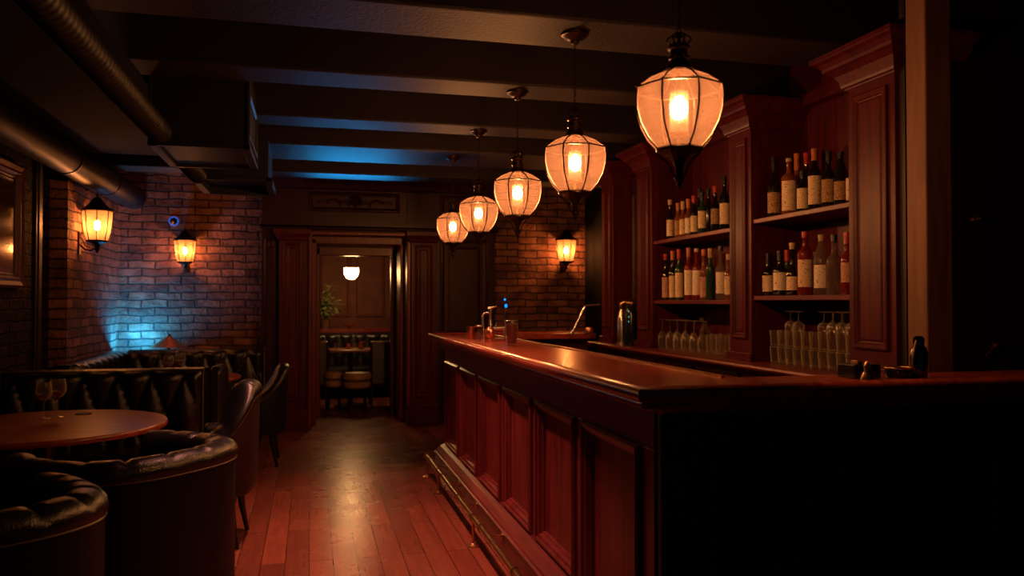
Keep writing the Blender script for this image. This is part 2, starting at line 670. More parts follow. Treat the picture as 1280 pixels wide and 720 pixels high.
struct(MB().box(XL - 0.35, XR + 0.2, YF, 13.4, -0.1, 0), 'floor', M['floor'],
       'glossy red-brown plank floor running down the room', 'floor')
struct(MB().box(XL - 0.35, XR + 0.2, YF, 9.6, CEIL, CEIL + 0.1), 'ceiling', M['ceiling'],
       'dark painted ceiling above the beams', 'ceiling')
struct(MB().box(XL - 0.2, -0.5, YB, YB + 0.2, 0, CEIL), 'wall_back', M['brick_x'],
       'brick wall behind the booth with one lantern and blue light', 'wall')
struct(MB().box(2.05, XR, YB, YB + 0.2, 0, CEIL), 'wall_back.001', M['brick_x'],
       'brick wall beyond the far end of the bar with a lantern', 'wall')
struct(MB().box(2.12, 2.42, YB - 0.14, YB, 0, CEIL), 'wall_pier', M['brick_x'],
       'brick pier beside the dark panelled wall', 'wall')
struct(MB().box(XL - 0.34, XL, 7.5, YB + 0.2, 0, CEIL), 'wall_left', M['brick_y'],
       'brick side wall with the near lantern', 'wall')
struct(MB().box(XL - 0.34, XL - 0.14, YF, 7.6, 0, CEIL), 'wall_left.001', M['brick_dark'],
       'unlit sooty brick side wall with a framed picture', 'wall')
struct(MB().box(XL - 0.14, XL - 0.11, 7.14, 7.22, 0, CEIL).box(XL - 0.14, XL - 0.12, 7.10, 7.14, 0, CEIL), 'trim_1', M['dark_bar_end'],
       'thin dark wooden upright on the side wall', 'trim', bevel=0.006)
struct(MB().box(XR, XR + 0.2, YF, YB + 0.2, 0, CEIL), 'wall_right', M['dark_wall'],
       'dark painted wall behind the bar', 'wall')
struct(MB().box(-0.5, 0.0, 9.42, 9.44, 0, CEIL), 'wall_closing', M['dark_wall'], 'dark wall behind the panelling', 'wall')

# ---- panelled wood wall with the doorway
pw = MB()
pw.box(-0.52, DX0, CY0, CY0 + 0.3, 0, CEIL)
pw.box(DX1, 2.08, CY0, CY0 + 0.3, 0, CEIL)
pw.box(DX0, DX1, CY0, CY0 + 0.3, 2.18, CEIL)
# raised panels
pr = [(0, 0.0), (0, 0.018), (0.02, 0.028), (0.035, 0.012), (0.05, 0.006), (0.09, 0.006), (0.12, 0.016)]
for a, b, z0, z1 in ((1.44, 2.0, 0.95, 2.12), (1.44, 2.0, 0.18, 0.86), (-0.02, 0.98, 2.40, 2.62), (1.44, 2.0, 2.34, 2.62), (-0.49, -0.36, 0.2, 2.1)):
    pw.ring((a, CY0, z0), (1, 0, 0), (0, 0, 1), (0, -1, 0), b - a, z1 - z0, pr)
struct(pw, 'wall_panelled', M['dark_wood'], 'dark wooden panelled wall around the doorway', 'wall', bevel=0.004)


def wall_pilaster(x0, x1, name, label):
    m = MB()
    y = CY0
    m.box(x0, x1, y - 0.10, y, 0, 2.19)
    m.ring((x0 + 0.04, y - 0.10, 0.32), (1, 0, 0), (0, 0, 1), (0, -1, 0), x1 - x0 - 0.08, 1.72,
           [(0, 0), (0, 0.012), (0.02, 0.02), (0.03, 0.004), (0.05, 0.004), (0.065, 0.012)])
    m.box(x0 - 0.03, x1 + 0.03, y - 0.14, y, 0, 0.24)
    m.sweep([(x1, y), (x1, y - 0.10), (x0, y - 0.10), (x0, y)],
            [(0, 2.06), (-0.02, 2.07), (-0.03, 2.10), (-0.055, 2.14), (-0.06, 2.188), (0, 2.188)])
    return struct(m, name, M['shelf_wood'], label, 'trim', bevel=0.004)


wall_pilaster(-0.33, -0.05, 'trim_2', 'wooden pilaster on the booth side of the doorway')
wall_pilaster(1.10, 1.38, 'trim_3', 'wooden pilaster on the bar side of the doorway')
cn = MB()
cn.sweep([(2.08, CY0), (-0.52, CY0)], [(0, 2.19), (-0.16, 2.19), (-0.175, 2.205), (-0.175, 2.225), (-0.03, 2.232), (-0.03, 2.27), (0, 2.27)])
cn.sweep([(2.08, CY0), (-0.52, CY0)], [(0, 2.64), (-0.05, 2.65), (-0.08, 2.70), (-0.16, 2.76), (-0.2, 2.80), (-0.2, 2.84), (0, 2.84)])
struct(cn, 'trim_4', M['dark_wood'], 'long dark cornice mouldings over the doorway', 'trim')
dj = MB()
for x0, x1 in ((DX0 - 0.05, DX0 + 0.05), (DX1 - 0.04, DX1 + 0.06)):
    dj.box(x0, x1, 9.4, 10.1, 0, 2.12)
dj.box(DX0 - 0.05, DX1 + 0.06, 9.4, 10.1, 2.06, 2.2)
dj.box(DX0 - 0.05, DX0 + 0.10, 9.98, 10.12, 0, 2.06)
dj.box(DX1 - 0.09, DX1 + 0.06, 9.98, 10.12, 0, 2.06)
dj.box(DX0 - 0.05, DX1 + 0.06, 9.98, 10.12, 1.96, 2.2)
struct(dj, 'door_1', M['mahogany'], 'deep wooden door frame opening into the next room', 'doorway', bevel=0.012)
tm = MB()
for x0, x1 in ((DX0 - 0.045, DX0), (DX1, DX1 + 0.045)):
    tm.box(x0, x1, CY0 - 0.03, CY0 + 0.02, 0, 2.18)
tm.box(DX0 - 0.045, DX1 + 0.045, CY0 - 0.035, CY0 + 0.02, 2.135, 2.18)
struct(tm, 'trim_5', M['mahogany'], 'glossy casing round the doorway', 'trim', bevel=0.012)

# carved ornament over the doorway
orn = MB()
oc = Vector((0.48, CY0 - 0.018, 2.51))
for s in (-1, 1):
    pts = []
    for k in range(26):
        t = k / 25
        a = t * 2.6 * pi
        r = 0.05 * (1 - t * 0.8)
        pts.append(oc + Vector((s * (0.10 + 0.16 * (1 - t) + r * cos(a)), 0, r * sin(a) * 1.1 - 0.02)))
    orn.tube(pts, [0.010 * (1 - 0.6 * k / 25) + 0.003 for k in range(26)], 6)
    for k in range(5):
        a = s * radians(25 + 22 * k)
        orn.tube([oc + Vector((sin(a) * 0.03, 0, cos(a) * 0.03)), oc + Vector((sin(a) * 0.06, -0.012, cos(a) * 0.06)), oc + Vector((sin(a) * 0.095, 0, cos(a) * 0.095))], [0.008, 0.014, 0.003], 6)
orn.tube([oc + Vector((0, 0, -0.06)), oc + Vector((0, -0.02, 0)), oc + Vector((0, 0, 0.07))], [0.012, 0.035, 0.008], 10)
tag(orn.build('carved_ornament', M['dark_wood'], smooth=50), 'carved scroll and leaf ornament above the doorway', 'carving')

# ---- next room
struct(MB().box(-1.4, 2.6, 13.2, 13.4, 0, 2.7), 'wall_far_room', M['back_room'], 'brown-red wall of the room beyond the doorway', 'wall')
struct(MB().box(-0.95, -0.75, 9.6, 13.2, 0, 2.7).box(2.3, 2.5, 9.6, 13.2, 0, 2.7), 'wall_far_sides', M['back_room'],
       'side walls of the room beyond the doorway', 'wall')
struct(MB().box(-1.4, 2.6, 9.6, 13.4, 2.7, 2.8), 'ceiling_far', M['ceiling'], 'ceiling of the room beyond the doorway', 'ceiling')
wsc = MB()
for k in range(3):
    x = 0.14 + 0.55 * k
    wsc.ring((x, 13.2, 1.15), (1, 0, 0), (0, 0, 1), (0, -1, 0), 0.48, 1.1, [(0, 0), (0, 0.02), (0.03, 0.03), (0.05, 0.006)], True)
struct(wsc, 'trim_6', M['back_room'], 'framed panels on the wall of the next room', 'trim')

# ---- ceiling beams
beams = [(2.25, 2.65), (3.38, 3.78), (4.48, 4.80), (5.62, 5.94), (6.62, 7.35), (8.05, 8.4)]
blabels = ['ceiling beam carrying the nearest bar lantern',
           'ceiling beam carrying the second bar lantern', 'ceiling beam carrying the third bar lantern',
           'ceiling beam carrying the fourth bar lantern', 'broad blue-lit ceiling beam carrying the last bar lantern',
           'ceiling beam nearest the doorway wall']
for (a, b), lb in zip(beams, blabels):
    m = MB().box(XL - 0.14 if a < 7.3 else XL, XR, a, b, BEAM, CEIL)
    struct(m, 'ceiling_beam', M['beam'], lb, 'beam', bevel=0.012)

struct(MB().box(XL - 0.14, -0.92, YF, 7.4, BEAM - 0.004, CEIL), 'ceiling_bulkhead', M['black_matte'], 'flat black ceiling drop over the booths', 'ceiling')  # added matte black sheet covers the lit beam ends, standing for shade

# ---- rough post behind the bar
tag(MB().box(2.395, 2.520, 2.70, 2.81, 0, CEIL).build('post', M['post_wood'], bevel=0.006),
    'rough pale wooden post rising beside the bar shelves', 'post', kind='structure')


# ================================================================== LANTERN PENDANTS
def ring_pts(r, z, n=8, phase=0.0, c=(0, 0)):
    return [(c[0] + r * cos(phase + 2 * pi * k / n), c[1] + r * sin(phase + 2 * pi * k / n), z) for k in range(n)]


GP = [(0.052, 0.058), (0.100, 0.036), (0.148, 0.0), (0.152, -0.035), (0.150, -0.075), (0.138, -0.120), (0.113, -0.165), (0.076, -0.205)]
PH = radians(22.5 - 14.15 + 3)


def build_pendant():
    root = thing('pendant_lantern', 'x', 'pendant lamp')
    top = BEAM - 2.115        # height of the beam above the shoulder
    # canopy
    MB().lathe([(0.004, -0.055), (0.018, -0.05), (0.022, -0.036), (0.045, -0.026), (0.055, -0.014), (0.064, -0.012), (0.066, 0.0)],
               (0, 0, top), 24).build('canopy', M['iron'], root, smooth=40)
    # chain
    ch = MB()
    z0, z1 = 0.185, top - 0.05
    n = max(4, int((z1 - z0) / 0.021))
    for k in range(n):
        zc = z0 + (z1 - z0) * (k + 0.5) / n
        pts = []
        for j in range(10):
            t = 2 * pi * j / 10
            a, b = 0.0065 * cos(t), 0.0145 * sin(t)
            pts.append((a, 0, zc + b) if k % 2 else (0, a, zc + b))
        ch.tube(pts, 0.0018, 5, True)
    ch.build('chain', M['iron'], root, smooth=60)
    # crown of scrolls
    cr = MB()
    for k in range(6):
        a = 2 * pi * k / 6
        pts = []
        for j in range(11):
            t = j / 10
            rr = 0.014 + 0.026 * sin(pi * t * 1.05)
            pts.append((rr * cos(a), rr * sin(a), 0.146 + 0.042 * t))
        for j in range(1, 6):
            t = j / 5
            ang = pi / 2 - t * pi * 1.2
            pts.append(((0.013 + 0.006 * cos(ang)) * cos(a), (0.013 + 0.006 * cos(ang)) * sin(a), 0.184 + 0.006 * sin(ang)))
        cr.tube(pts, 0.0028, 5)
    cr.lathe([(0.0, 0.140), (0.009, 0.145), (0.006, 0.165), (0.009, 0.185), (0.0, 0.195)], seg=10)
    cr.build('crown', M['iron'], root, smooth=60)
    # neck
    nk = [(0.0, 0.148), (0.034, 0.146), (0.038, 0.140), (0.036, 0.134), (0.029, 0.130), (0.029, 0.112), (0.034, 0.108), (0.034, 0.100),
          (0.030, 0.097), (0.031, 0.084), (0.040, 0.080), (0.042, 0.070), (0.048, 0.064), (0.055, 0.060), (0.0, 0.056)]
    m = MB().lathe(nk, seg=28, cap=False)
    for k in range(8):
        a = PH + 2 * pi * k / 8
        for z in (0.138, 0.104, 0.075):
            m.lathe([(0, -0.004), (0.004, 0), (0, 0.004)], (0.037 * cos(a), 0.037 * sin(a), z), 6)
    m.build('neck', M['iron'], root, smooth=40)
    # glass
    MB().lathe(GP, seg=8, phase=PH, cap=False).build('glass', M['amber_glass'], root)
    # frame
    fr = MB()
    for k in range(8):
        a = PH + 2 * pi * k / 8
        fr.tube([(r * cos(a), r * sin(a), z) for r, z in GP], 0.0036, 6)
        fr.lathe([(0, -0.006), (0.006, 0), (0, 0.006)], (0.151 * cos(a), 0.151 * sin(a), 0.0), 8)
    for r, z, t in ((0.052, 0.058, 0.005), (0.149, 0.0, 0.0036), (0.077, -0.205, 0.006)):
        fr.tube(ring_pts(r, z, 8, PH), t, 6, True)
    fr.build('frame', M['iron'], root, smooth=50)
    # lower cup and finial
    fi = [(0.0, -0.203), (0.078, -0.205), (0.078, -0.212), (0.064, -0.218), (0.040, -0.226), (0.026, -0.238), (0.018, -0.254), (0.011, -0.272), (0.008, -0.286),
          (0.016, -0.294), (0.018, -0.302), (0.012, -0.311), (0.007, -0.317), (0.010, -0.323), (0.006, -0.331), (0.0, -0.338)]
    m = MB().lathe(fi, seg=24, cap=False)
    for k in range(4):
        a = PH + 2 * pi * k / 4
        m.tube([(0.080 * cos(a), 0.080 * sin(a), -0.208), (0.066 * cos(a), 0.066 * sin(a), -0.226), (0.046 * cos(a), 0.046 * sin(a), -0.240), (0.030 * cos(a), 0.030 * sin(a), -0.262), (0.018 * cos(a), 0.018 * sin(a), -0.296)],
               [0.005, 0.003, 0.003, 0.003, 0.004], 6)
    m.build('finial', M['iron'], root, smooth=50)
    # inner chimney, holder and bulb
    MB().lathe([(0.030, -0.010), (0.031, -0.04), (0.031, -0.15)], seg=20, cap=False).build('chimney', M['inner_glass'], root, smooth=50)
    MB().lathe([(0.0, 0.058), (0.010, 0.058), (0.010, 0.012), (0.016, 0.010), (0.016, -0.028), (0.0, -0.028)], seg=14, cap=False).build('lamp_holder', M['brass'], root, smooth=40)
    MB().lathe([(0.0, -0.15), (0.032, -0.150), (0.032, -0.155), (0.006, -0.160), (0.006, -0.203), (0.0, -0.203)], seg=16, cap=False).build('chimney_cup', M['brass'], root, smooth=40)
    MB().lathe([(0.0, -0.028), (0.013, -0.032), (0.024, -0.046), (0.0275, -0.066), (0.024, -0.086), (0.013, -0.099), (0.0, -0.103)], seg=12, cap=False).build('bulb', M['bulb'], root, smooth=80)
    return root


pl = ['nearest and largest-looking glass lantern hanging over the bar', 'second hanging lantern from the near end of the bar',
      'middle hanging lantern of the five over the bar', 'fourth hanging lantern, between the middle and farthest ones',
      'farthest and smallest-looking hanging lantern over the bar end']
pend = build_pendant()
PX = 1.2
for k, z in enumerate((2.68, 3.74, 4.78, 5.89, 6.95)):
    o = pend if k == 0 else copy_tree(pend)
    y = (z - 0.2444 * PX) / 0.9697
    o.location = (PX, y, 2.115)
    o['label'] = pl[k]
    o['group'] = 'glass lanterns in a row over the bar'
    d_ = math.atan2(-y, -PX)            # each hangs with a pane towards the room's entrance
    o.rotation_euler[2] = (d_ - radians(22.5) - PH + radians(2)) % (pi / 4)


# ================================================================== WALL LANTERNS
def build_sconce():
    """origin: centre of the glass; wall is towards +y at distance 0.15"""
    root = thing('wall_lantern', 'x', 'wall lamp')
    gp = [(0.128, 0.13), (0.120, 0.03), (0.108, -0.06), (0.088, -0.135)]
    MB().lathe(gp, seg=8, phase=PH, cap=False).build('glass', M['sconce_glass'], root)
    fr = MB()
    for k in range(8):
        a = PH + 2 * pi * k / 8
        fr.tube([(r * cos(a), r * sin(a), z) for r, z in gp], 0.0045, 6)
    fr.tube(ring_pts(0.130, 0.13, 8, PH), 0.007, 6, True)
    fr.tube(ring_pts(0.089, -0.137, 8, PH), 0.006, 6, True)
    fr.build('frame', M['iron'], root, smooth=50)
    MB().lathe([(0.0, 0.285), (0.008, 0.28), (0.012, 0.268), (0.006, 0.258), (0.030, 0.245), (0.042, 0.232), (0.060, 0.205), (0.095, 0.165), (0.142, 0.135), (0.140, 0.128), (0.0, 0.132)],
               seg=16, cap=False).build('roof', M['iron'], root, smooth=30)
    MB().lathe([(0.0, -0.132), (0.092, -0.138), (0.086, -0.150), (0.05, -0.160), (0.028, -0.175), (0.018, -0.20), (0.024, -0.212), (0.014, -0.228), (0.006, -0.245), (0.0, -0.25)],
               seg=16, cap=False).build('finial', M['iron'], root, smooth=40)
    br = MB()
    br.box(-0.035, 0.035, 0.135, 0.15, -0.26, -0.06)
    br.tube([(0, 0.14, -0.17), (0, 0.10, -0.215), (0, 0.05, -0.225), (0, 0.012, -0.20)], 0.008, 8)
    br.tube([(0, 0.14, -0.10), (0, 0.115, -0.13), (0, 0.10, -0.18), (0, 0.06, -0.20)], 0.005, 8)
    br.build('bracket', M['iron'], root, smooth=50)
    MB().lathe([(0.0, 0.045), (0.012, 0.04), (0.024, 0.015), (0.024, -0.015), (0.012, -0.04), (0.0, -0.045)], seg=10, cap=False).build('bulb', M['sconce_bulb'], root, smooth=80)
    return root


sc = build_sconce()
xs, ys = XL + 0.15, (7.14 + 0.2444 * 1.85) / 0.9697
sc.location = (xs, ys, 2.08)
sc.rotation_euler[2] = pi / 2
sc['label'] = 'larger-looking glass wall lantern on the brick side wall'
sc2 = copy_tree(sc)
sc2.location = (at(230, 8.62)[0], YB - 0.15 * 0.9, 1.95)
sc2.rotation_euler[2] = 0
sc2.scale = (0.88,) * 3
sc2['label'] = 'wall lantern on the brick wall behind the booth'
sc3 = copy_tree(sc)
sc3.location = (at(713, 9.55)[0], YB - 0.15, 2.02)
sc3.rotation_euler[2] = 0
sc3.scale = (0.98,) * 3
sc3['label'] = 'wall lantern on the brick wall beyond the bar'
for s in (sc, sc2, sc3):
    s['group'] = 'glass wall lanterns'
sc2.location[1] = YB - 0.15 * 0.88
sc3.location[1] = YB - 0.15 * 0.98

# blue ringed sensor on the brick
sn = thing('blue_ring_light', 'small round device with glowing blue ring on the brick', 'wall light', (at(215, 8.68)[0], YB, 2.28))
MB().lathe([(0, 0), (0.04, 0), (0.04, 0.014), (0.0, 0.018)], seg=20).build('body', M['black'], sn, smooth=40)
pts = [(0.046 * cos(2 * pi * k / 24), 0.046 * sin(2 * pi * k / 24), 0.008) for k in range(24)]
MB().tube(pts, 0.007, 6, True).build('light_ring', emitter('blue_ring', (0.03, 0.10, 0.6), 1.0), sn, smooth=60)
for c_ in kids(sn):
    c_.rotation_euler[0] = pi / 2

# ================================================================== THE BAR
bar = thing('bar_counter', 'long polished mahogany bar with six raised front panels', 'bar counter')
BX0, BX1 = 1.12, 1.36       # body
BY0, BY1 = 2.46, 6.77
TOP = 1.13
# body: front run plus two returns
body = MB()
body.box(BX0 + 0.03, BX1, BY0 + 0.02, BY1, 0, TOP - 0.05)
# stiles and rails in front
nP = 6
pitch = (BY1 - BY0 - 0.10) / nP
sy = [BY0 + 0.10 + pitch * k for k in range(nP + 1)]
body.box(BX0, BX0 + 0.04, BY0, BY1, 0.90, TOP - 0.05)
body.box(BX0, BX0 + 0.04, BY0, BY1, 0.0, 0.20)
for k, y in enumerate(sy):
    if k == nP:
        body.box(BX0, BX0 + 0.04, BY1 - 0.06, BY1, 0.2, 0.9)
    elif k == 0:
        body.box(BX0, BX0 + 0.04, BY0, y + 0.04, 0.2, 0.9)
    else:
        body.box(BX0, BX0 + 0.04, y - 0.055, y + 0.04, 0.2, 0.9)
body.build('body', M['mahogany'], bar, bevel=0.003)
for k in range(nP):
    y0 = sy[k] + 0.04
    y1 = (sy[k + 1] - 0.055) if k < nP - 1 else BY1 - 0.06
    m = MB().ring((BX0 + 0.03, y0, 0.20), (0, 1, 0), (0, 0, 1), (-1, 0, 0), y1 - y0, 0.70,
                  [(0, 0.0), (0.0, 0.042), (0.010, 0.052), (0.020, 0.050), (0.024, 0.040), (0.036, 0.036), (0.044, 0.020), (0.052, 0.016), (0.056, 0.004)])
    m.build('front_panel', M['mahogany'], bar)
# plinth
MB().sweep([(BX0, BY0), (BX0, BY1)], [(0, 0), (-0.085, 0), (-0.085, 0.118), (-0.092, 0.122), (-0.092, 0.134), (-0.082, 0.140), (-0.076, 0.150), (-0.045, 0.178), (-0.02, 0.190), (0, 0.199)]).build('plinth', M['mahogany_along'], bar)
# end boards (towards the camera)
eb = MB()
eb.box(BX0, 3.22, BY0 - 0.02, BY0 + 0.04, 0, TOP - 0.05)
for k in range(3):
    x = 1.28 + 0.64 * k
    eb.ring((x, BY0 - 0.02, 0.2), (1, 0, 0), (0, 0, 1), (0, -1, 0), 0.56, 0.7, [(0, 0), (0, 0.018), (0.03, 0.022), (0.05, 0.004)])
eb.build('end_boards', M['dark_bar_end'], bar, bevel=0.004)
fb = MB().box(1.36, 2.38, BY1 - 0.06, BY1, 0, TOP - 0.05)
fb.build('far_end_boards', M['mahogany'], bar, bevel=0.004)
# worktop, U shaped
NE = 2.30
FE = 6.86
IX = 1.45
tp = MB()
tp.box(1.03, IX, NE + 0.05, FE - 0.05, TOP - 0.045, TOP - 0.004)
tp.build('worktop', M['bar_top'], bar)
MB().box(IX, 3.24, NE + 0.05, 2.62, TOP - 0.045, TOP - 0.005).build('near_worktop', M['bar_top'], bar)
MB().box(IX, 2.38, 6.50, FE - 0.05, TOP - 0.045, TOP - 0.005).build('far_worktop', M['bar_top'], bar)
# rounded nosing
no = [(0.0, TOP - 0.048)]
no = [(-0.055, TOP - 0.006), (-0.050, TOP + 0.001), (-0.042, TOP + 0.004), (-0.030, TOP + 0.004), (-0.012, TOP + 0.000), (-0.003, TOP - 0.008), (0.0, TOP - 0.020), (-0.003, TOP - 0.032), (-0.012, TOP - 0.042),
      (-0.022, TOP - 0.046), (-0.020, TOP - 0.052), (-0.022, TOP - 0.062), (-0.032, TOP - 0.068), (-0.055, TOP - 0.070), (-0.075, TOP - 0.072), (-0.100, TOP - 0.088), (-0.13, TOP - 0.10), (-0.15, TOP - 0.045)]
MB().sweep([(2.38, FE), (0.98, FE), (0.98, NE), (3.24, NE)][::-1], [(-a, b) if False else (a, b) for a, b in no][::1]) if False else None
nz_ = MB().sweep([(2.38, FE), (0.98, FE), (0.98, NE), (3.24, NE)], no)
nz_.build('rounded_edge', M['bar_top'], bar, smooth=40)
# brass strip on the serving edge
st = MB().box(IX - 0.012, IX + 0.004, 2.62, 6.50, TOP - 0.03, TOP + 0.004)
st.build('drip_strip', M['brass'], bar, bevel=0.002)

# ---- foot rail
fr_ = thing('foot_rail', 'brass foot rail on short posts along the bar front', 'foot rail')
RX, RZ = 0.91, 0.168
MB().tube([(RX, 1.2, RZ), (RX, 6.30, RZ), (RX, 6.42, RZ)], 0.019, 16).lathe([(0, -0.001), (0.02, 0), (0, 0.001)], (RX, 6.42, RZ), 8).build('rail', M['brass'], fr_, smooth=40)
for y in (1.6, 3.05, 4.52, 5.82, 6.38):
    m = MB()
    m.lathe([(0.036, 0), (0.036, 0.006), (0.018, 0.012), (0.0085, 0.018), (0.0085, RZ - 0.03), (0.014, RZ - 0.026), (0.016, RZ - 0.015), (0.016, RZ)], (RX, y, 0), 16)
    m.tube([(RX, y - 0.014, RZ), (RX, y + 0.014, RZ)], 0.025, 16)
    m.build('post', M['brass'], fr_, smooth=40)
for y in (2.2, 2.9, 3.56, 4.3, 5.0, 5.62, 6.2):
    m = MB()
    m.tube([(RX, y, RZ - 0.01), (RX + 0.05, y, RZ - 0.05), (BX0 - 0.088, y, RZ - 0.06)], 0.0085, 8)
    m.tube([(BX0 - 0.096, y, RZ - 0.06), (BX0 - 0.084, y, RZ - 0.06)], 0.022, 14)
    m.tube([(RX, y - 0.01, RZ), (RX, y + 0.01, RZ)], 0.024, 16)
    m.build('bracket', M['brass'], fr_, smooth=40)

# ================================================================== BACK BAR
BBX = 2.60          # face of the pilasters
BBD = 2.95          # back of the bays
CTZ = 1.035
pil = [(6.65, 6.94), (5.82, 6.12), (4.36, 4.62), (3.12, 3.45)]
bb = thing('back_bar_cabinet', 'tall mahogany shelving behind the bar with panelled pilasters', 'shelving', (0, 0, 0))
cas = MB()
cas.box(BBD, XR - 0.005, 3.12, 6.94, CTZ, CEIL - 0.02)
cas.box(BBX + 0.28, BBD, 3.12, 6.94, 2.58, CEIL - 0.30)
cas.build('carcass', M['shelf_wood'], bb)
for y0, y1 in pil:
    m = MB()
    m.box(BBX, BBD, y0, y1, CTZ, 2.60)
    m.ring((BBX, y0 + 0.045, 1.17), (0, 1, 0), (0, 0, 1), (-1, 0, 0), y1 - y0 - 0.09, 1.24,
           [(0, 0), (0.0, 0.014), (0.012, 0.018), (0.020, 0.010), (0.026, 0.012), (0.034, 0.002), (0.040, -0.004 + 0.006), (0.050, 0.008)])
    m.box(BBX - 0.02, BBX, y0 - 0.015, y1 + 0.015, CTZ, CTZ + 0.05)
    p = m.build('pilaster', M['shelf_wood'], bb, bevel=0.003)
    c = MB().sweep([(BBD, y0), (BBX, y0), (BBX, y1), (BBD, y1)],
                   [(-0.0, 2.45), (-0.010, 2.452), (-0.012, 2.462), (-0.022, 2.466), (-0.026, 2.478), (-0.03, 2.50), (-0.045, 2.525), (-0.070, 2.548), (-0.085, 2.556), (-0.088, 2.572),
                    (-0.105, 2.590), (-0.125, 2.602), (-0.13, 2.608), (-0.13, 2.628), (0, 2.63)][::1])
    c.v = [(x, y, z) for x, y, z in c.v]
    c.build('crown', M['shelf_wood'], p)
    p2 = MB().box(BBX, BBD, y0, y1, 2.60, CEIL - 0.02 if y0 > 8 else 2.655).build('cap_block', M['shelf_wood'], p)
bays = [(3.45, 4.36), (4.62, 5.82)]
SH1, SH2 = (1.90, 1.435), (1.875, 1.41)
for (y0, y1), hs in zip(bays, (SH1, SH2)):
    for h in hs:
        MB().box(BBX + 0.012, BBD, y0, y1, h - 0.028, h).build('shelf', M['mahogany_along'], bb, bevel=0.004)
# narrow cupboard bay at the far end
dr = MB().box(BBX + 0.17, BBX + 0.2, 6.13, 6.64, CTZ + 0.02, 2.5)
dr.ring((BBX + 0.17, 6.17, 1.16), (0, 1, 0), (0, 0, 1), (-1, 0, 0), 0.2, 1.2, [(0, 0), (0, 0.012), (0.02, 0.016), (0.03, 0.002)])
dr.ring((BBX + 0.17, 6.40, 1.16), (0, 1, 0), (0, 0, 1), (-1, 0, 0), 0.2, 1.2, [(0, 0), (0, 0.012), (0.02, 0.016), (0.03, 0.002)])
dd = dr.build('door', M['dark_wood'], bb)
for y in (6.355, 6.425):
    MB().lathe([(0, 0), (0.009, 0.0), (0.007, 0.012), (0.018, 0.022), (0.018, 0.03), (0, 0.036)], seg=14).build('knob', M['copper'], dd, smooth=40, loc=(BBX + 0.17, y, 1.9)).rotation_euler[1] = -pi / 2
# near side panel
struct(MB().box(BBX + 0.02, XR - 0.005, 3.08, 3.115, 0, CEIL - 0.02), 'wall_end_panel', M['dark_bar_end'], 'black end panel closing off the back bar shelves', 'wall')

# lower cabinet
lc = thing('back_counter_cabinet', 'mahogany base cabinet and worktop under the bottle shelves', 'cabinet')
MB().box(2.56, XR - 0.005, 3.13, 6.90, 0.0, CTZ - 0.04).build('body', M['mahogany'], lc)
ct = MB().box(2.47, BBX + 0.6, 3.12, 6.98, CTZ - 0.03, CTZ)
ct.sweep([(2.47, 6.98), (2.47, 3.12)], [(0, CTZ), (0.012, CTZ - 0.004), (0.016, CTZ - 0.015), (0.012, CTZ - 0.026), (0.0, CTZ - 0.03), (-0.01, CTZ - 0.045), (-0.05, CTZ - 0.05), (-0.05, CTZ - 0.03)])
ct.build('worktop', M['mahogany_along'], lc, smooth=30)
nd = 6
for k in range(nd):
    y0 = 3.20 + k * (3.65 / nd)
    y1 = y0 + 3.65 / nd - 0.04
    d = MB().ring((2.56, y0, 0.80), (0, 1, 0), (0, 0, 1), (-1, 0, 0), y1 - y0, 0.16, [(0, 0), (0, 0.018), (0.012, 0.022), (0.02, 0.016)]).build('drawer', M['mahogany_along'], lc)
    MB().lathe([(0, 0), (0.008, 0.0), (0.006, 0.012), (0.016, 0.022), (0.016, 0.03), (0, 0.036)], seg=14).build('knob', M['brass'], d, smooth=40, loc=(2.54, (y0 + y1) / 2, 0.90)).rotation_euler[1] = -pi / 2
    d2 = MB().ring((2.56, y0, 0.12), (0, 1, 0), (0, 0, 1), (-1, 0, 0), y1 - y0, 0.64, [(0, 0), (0, 0.018), (0.03, 0.022), (0.06, 0.008), (0.08, 0.014)]).build('door', M['mahogany'], lc)

# work bench with sink on the bartender's side
wb = thing('bar_sink_unit', 'dark steel sink bench behind the far part of the bar', 'sink')
m = MB().box(1.46, 1.92, 4.9, 6.48, 0.0, 1.02)
m.build('cabinet', M['black_matte'], wb)
MB().box(1.455, 1.94, 4.88, 6.49, 1.02, 1.045).build('top', M['steel_dark'], wb, bevel=0.004)


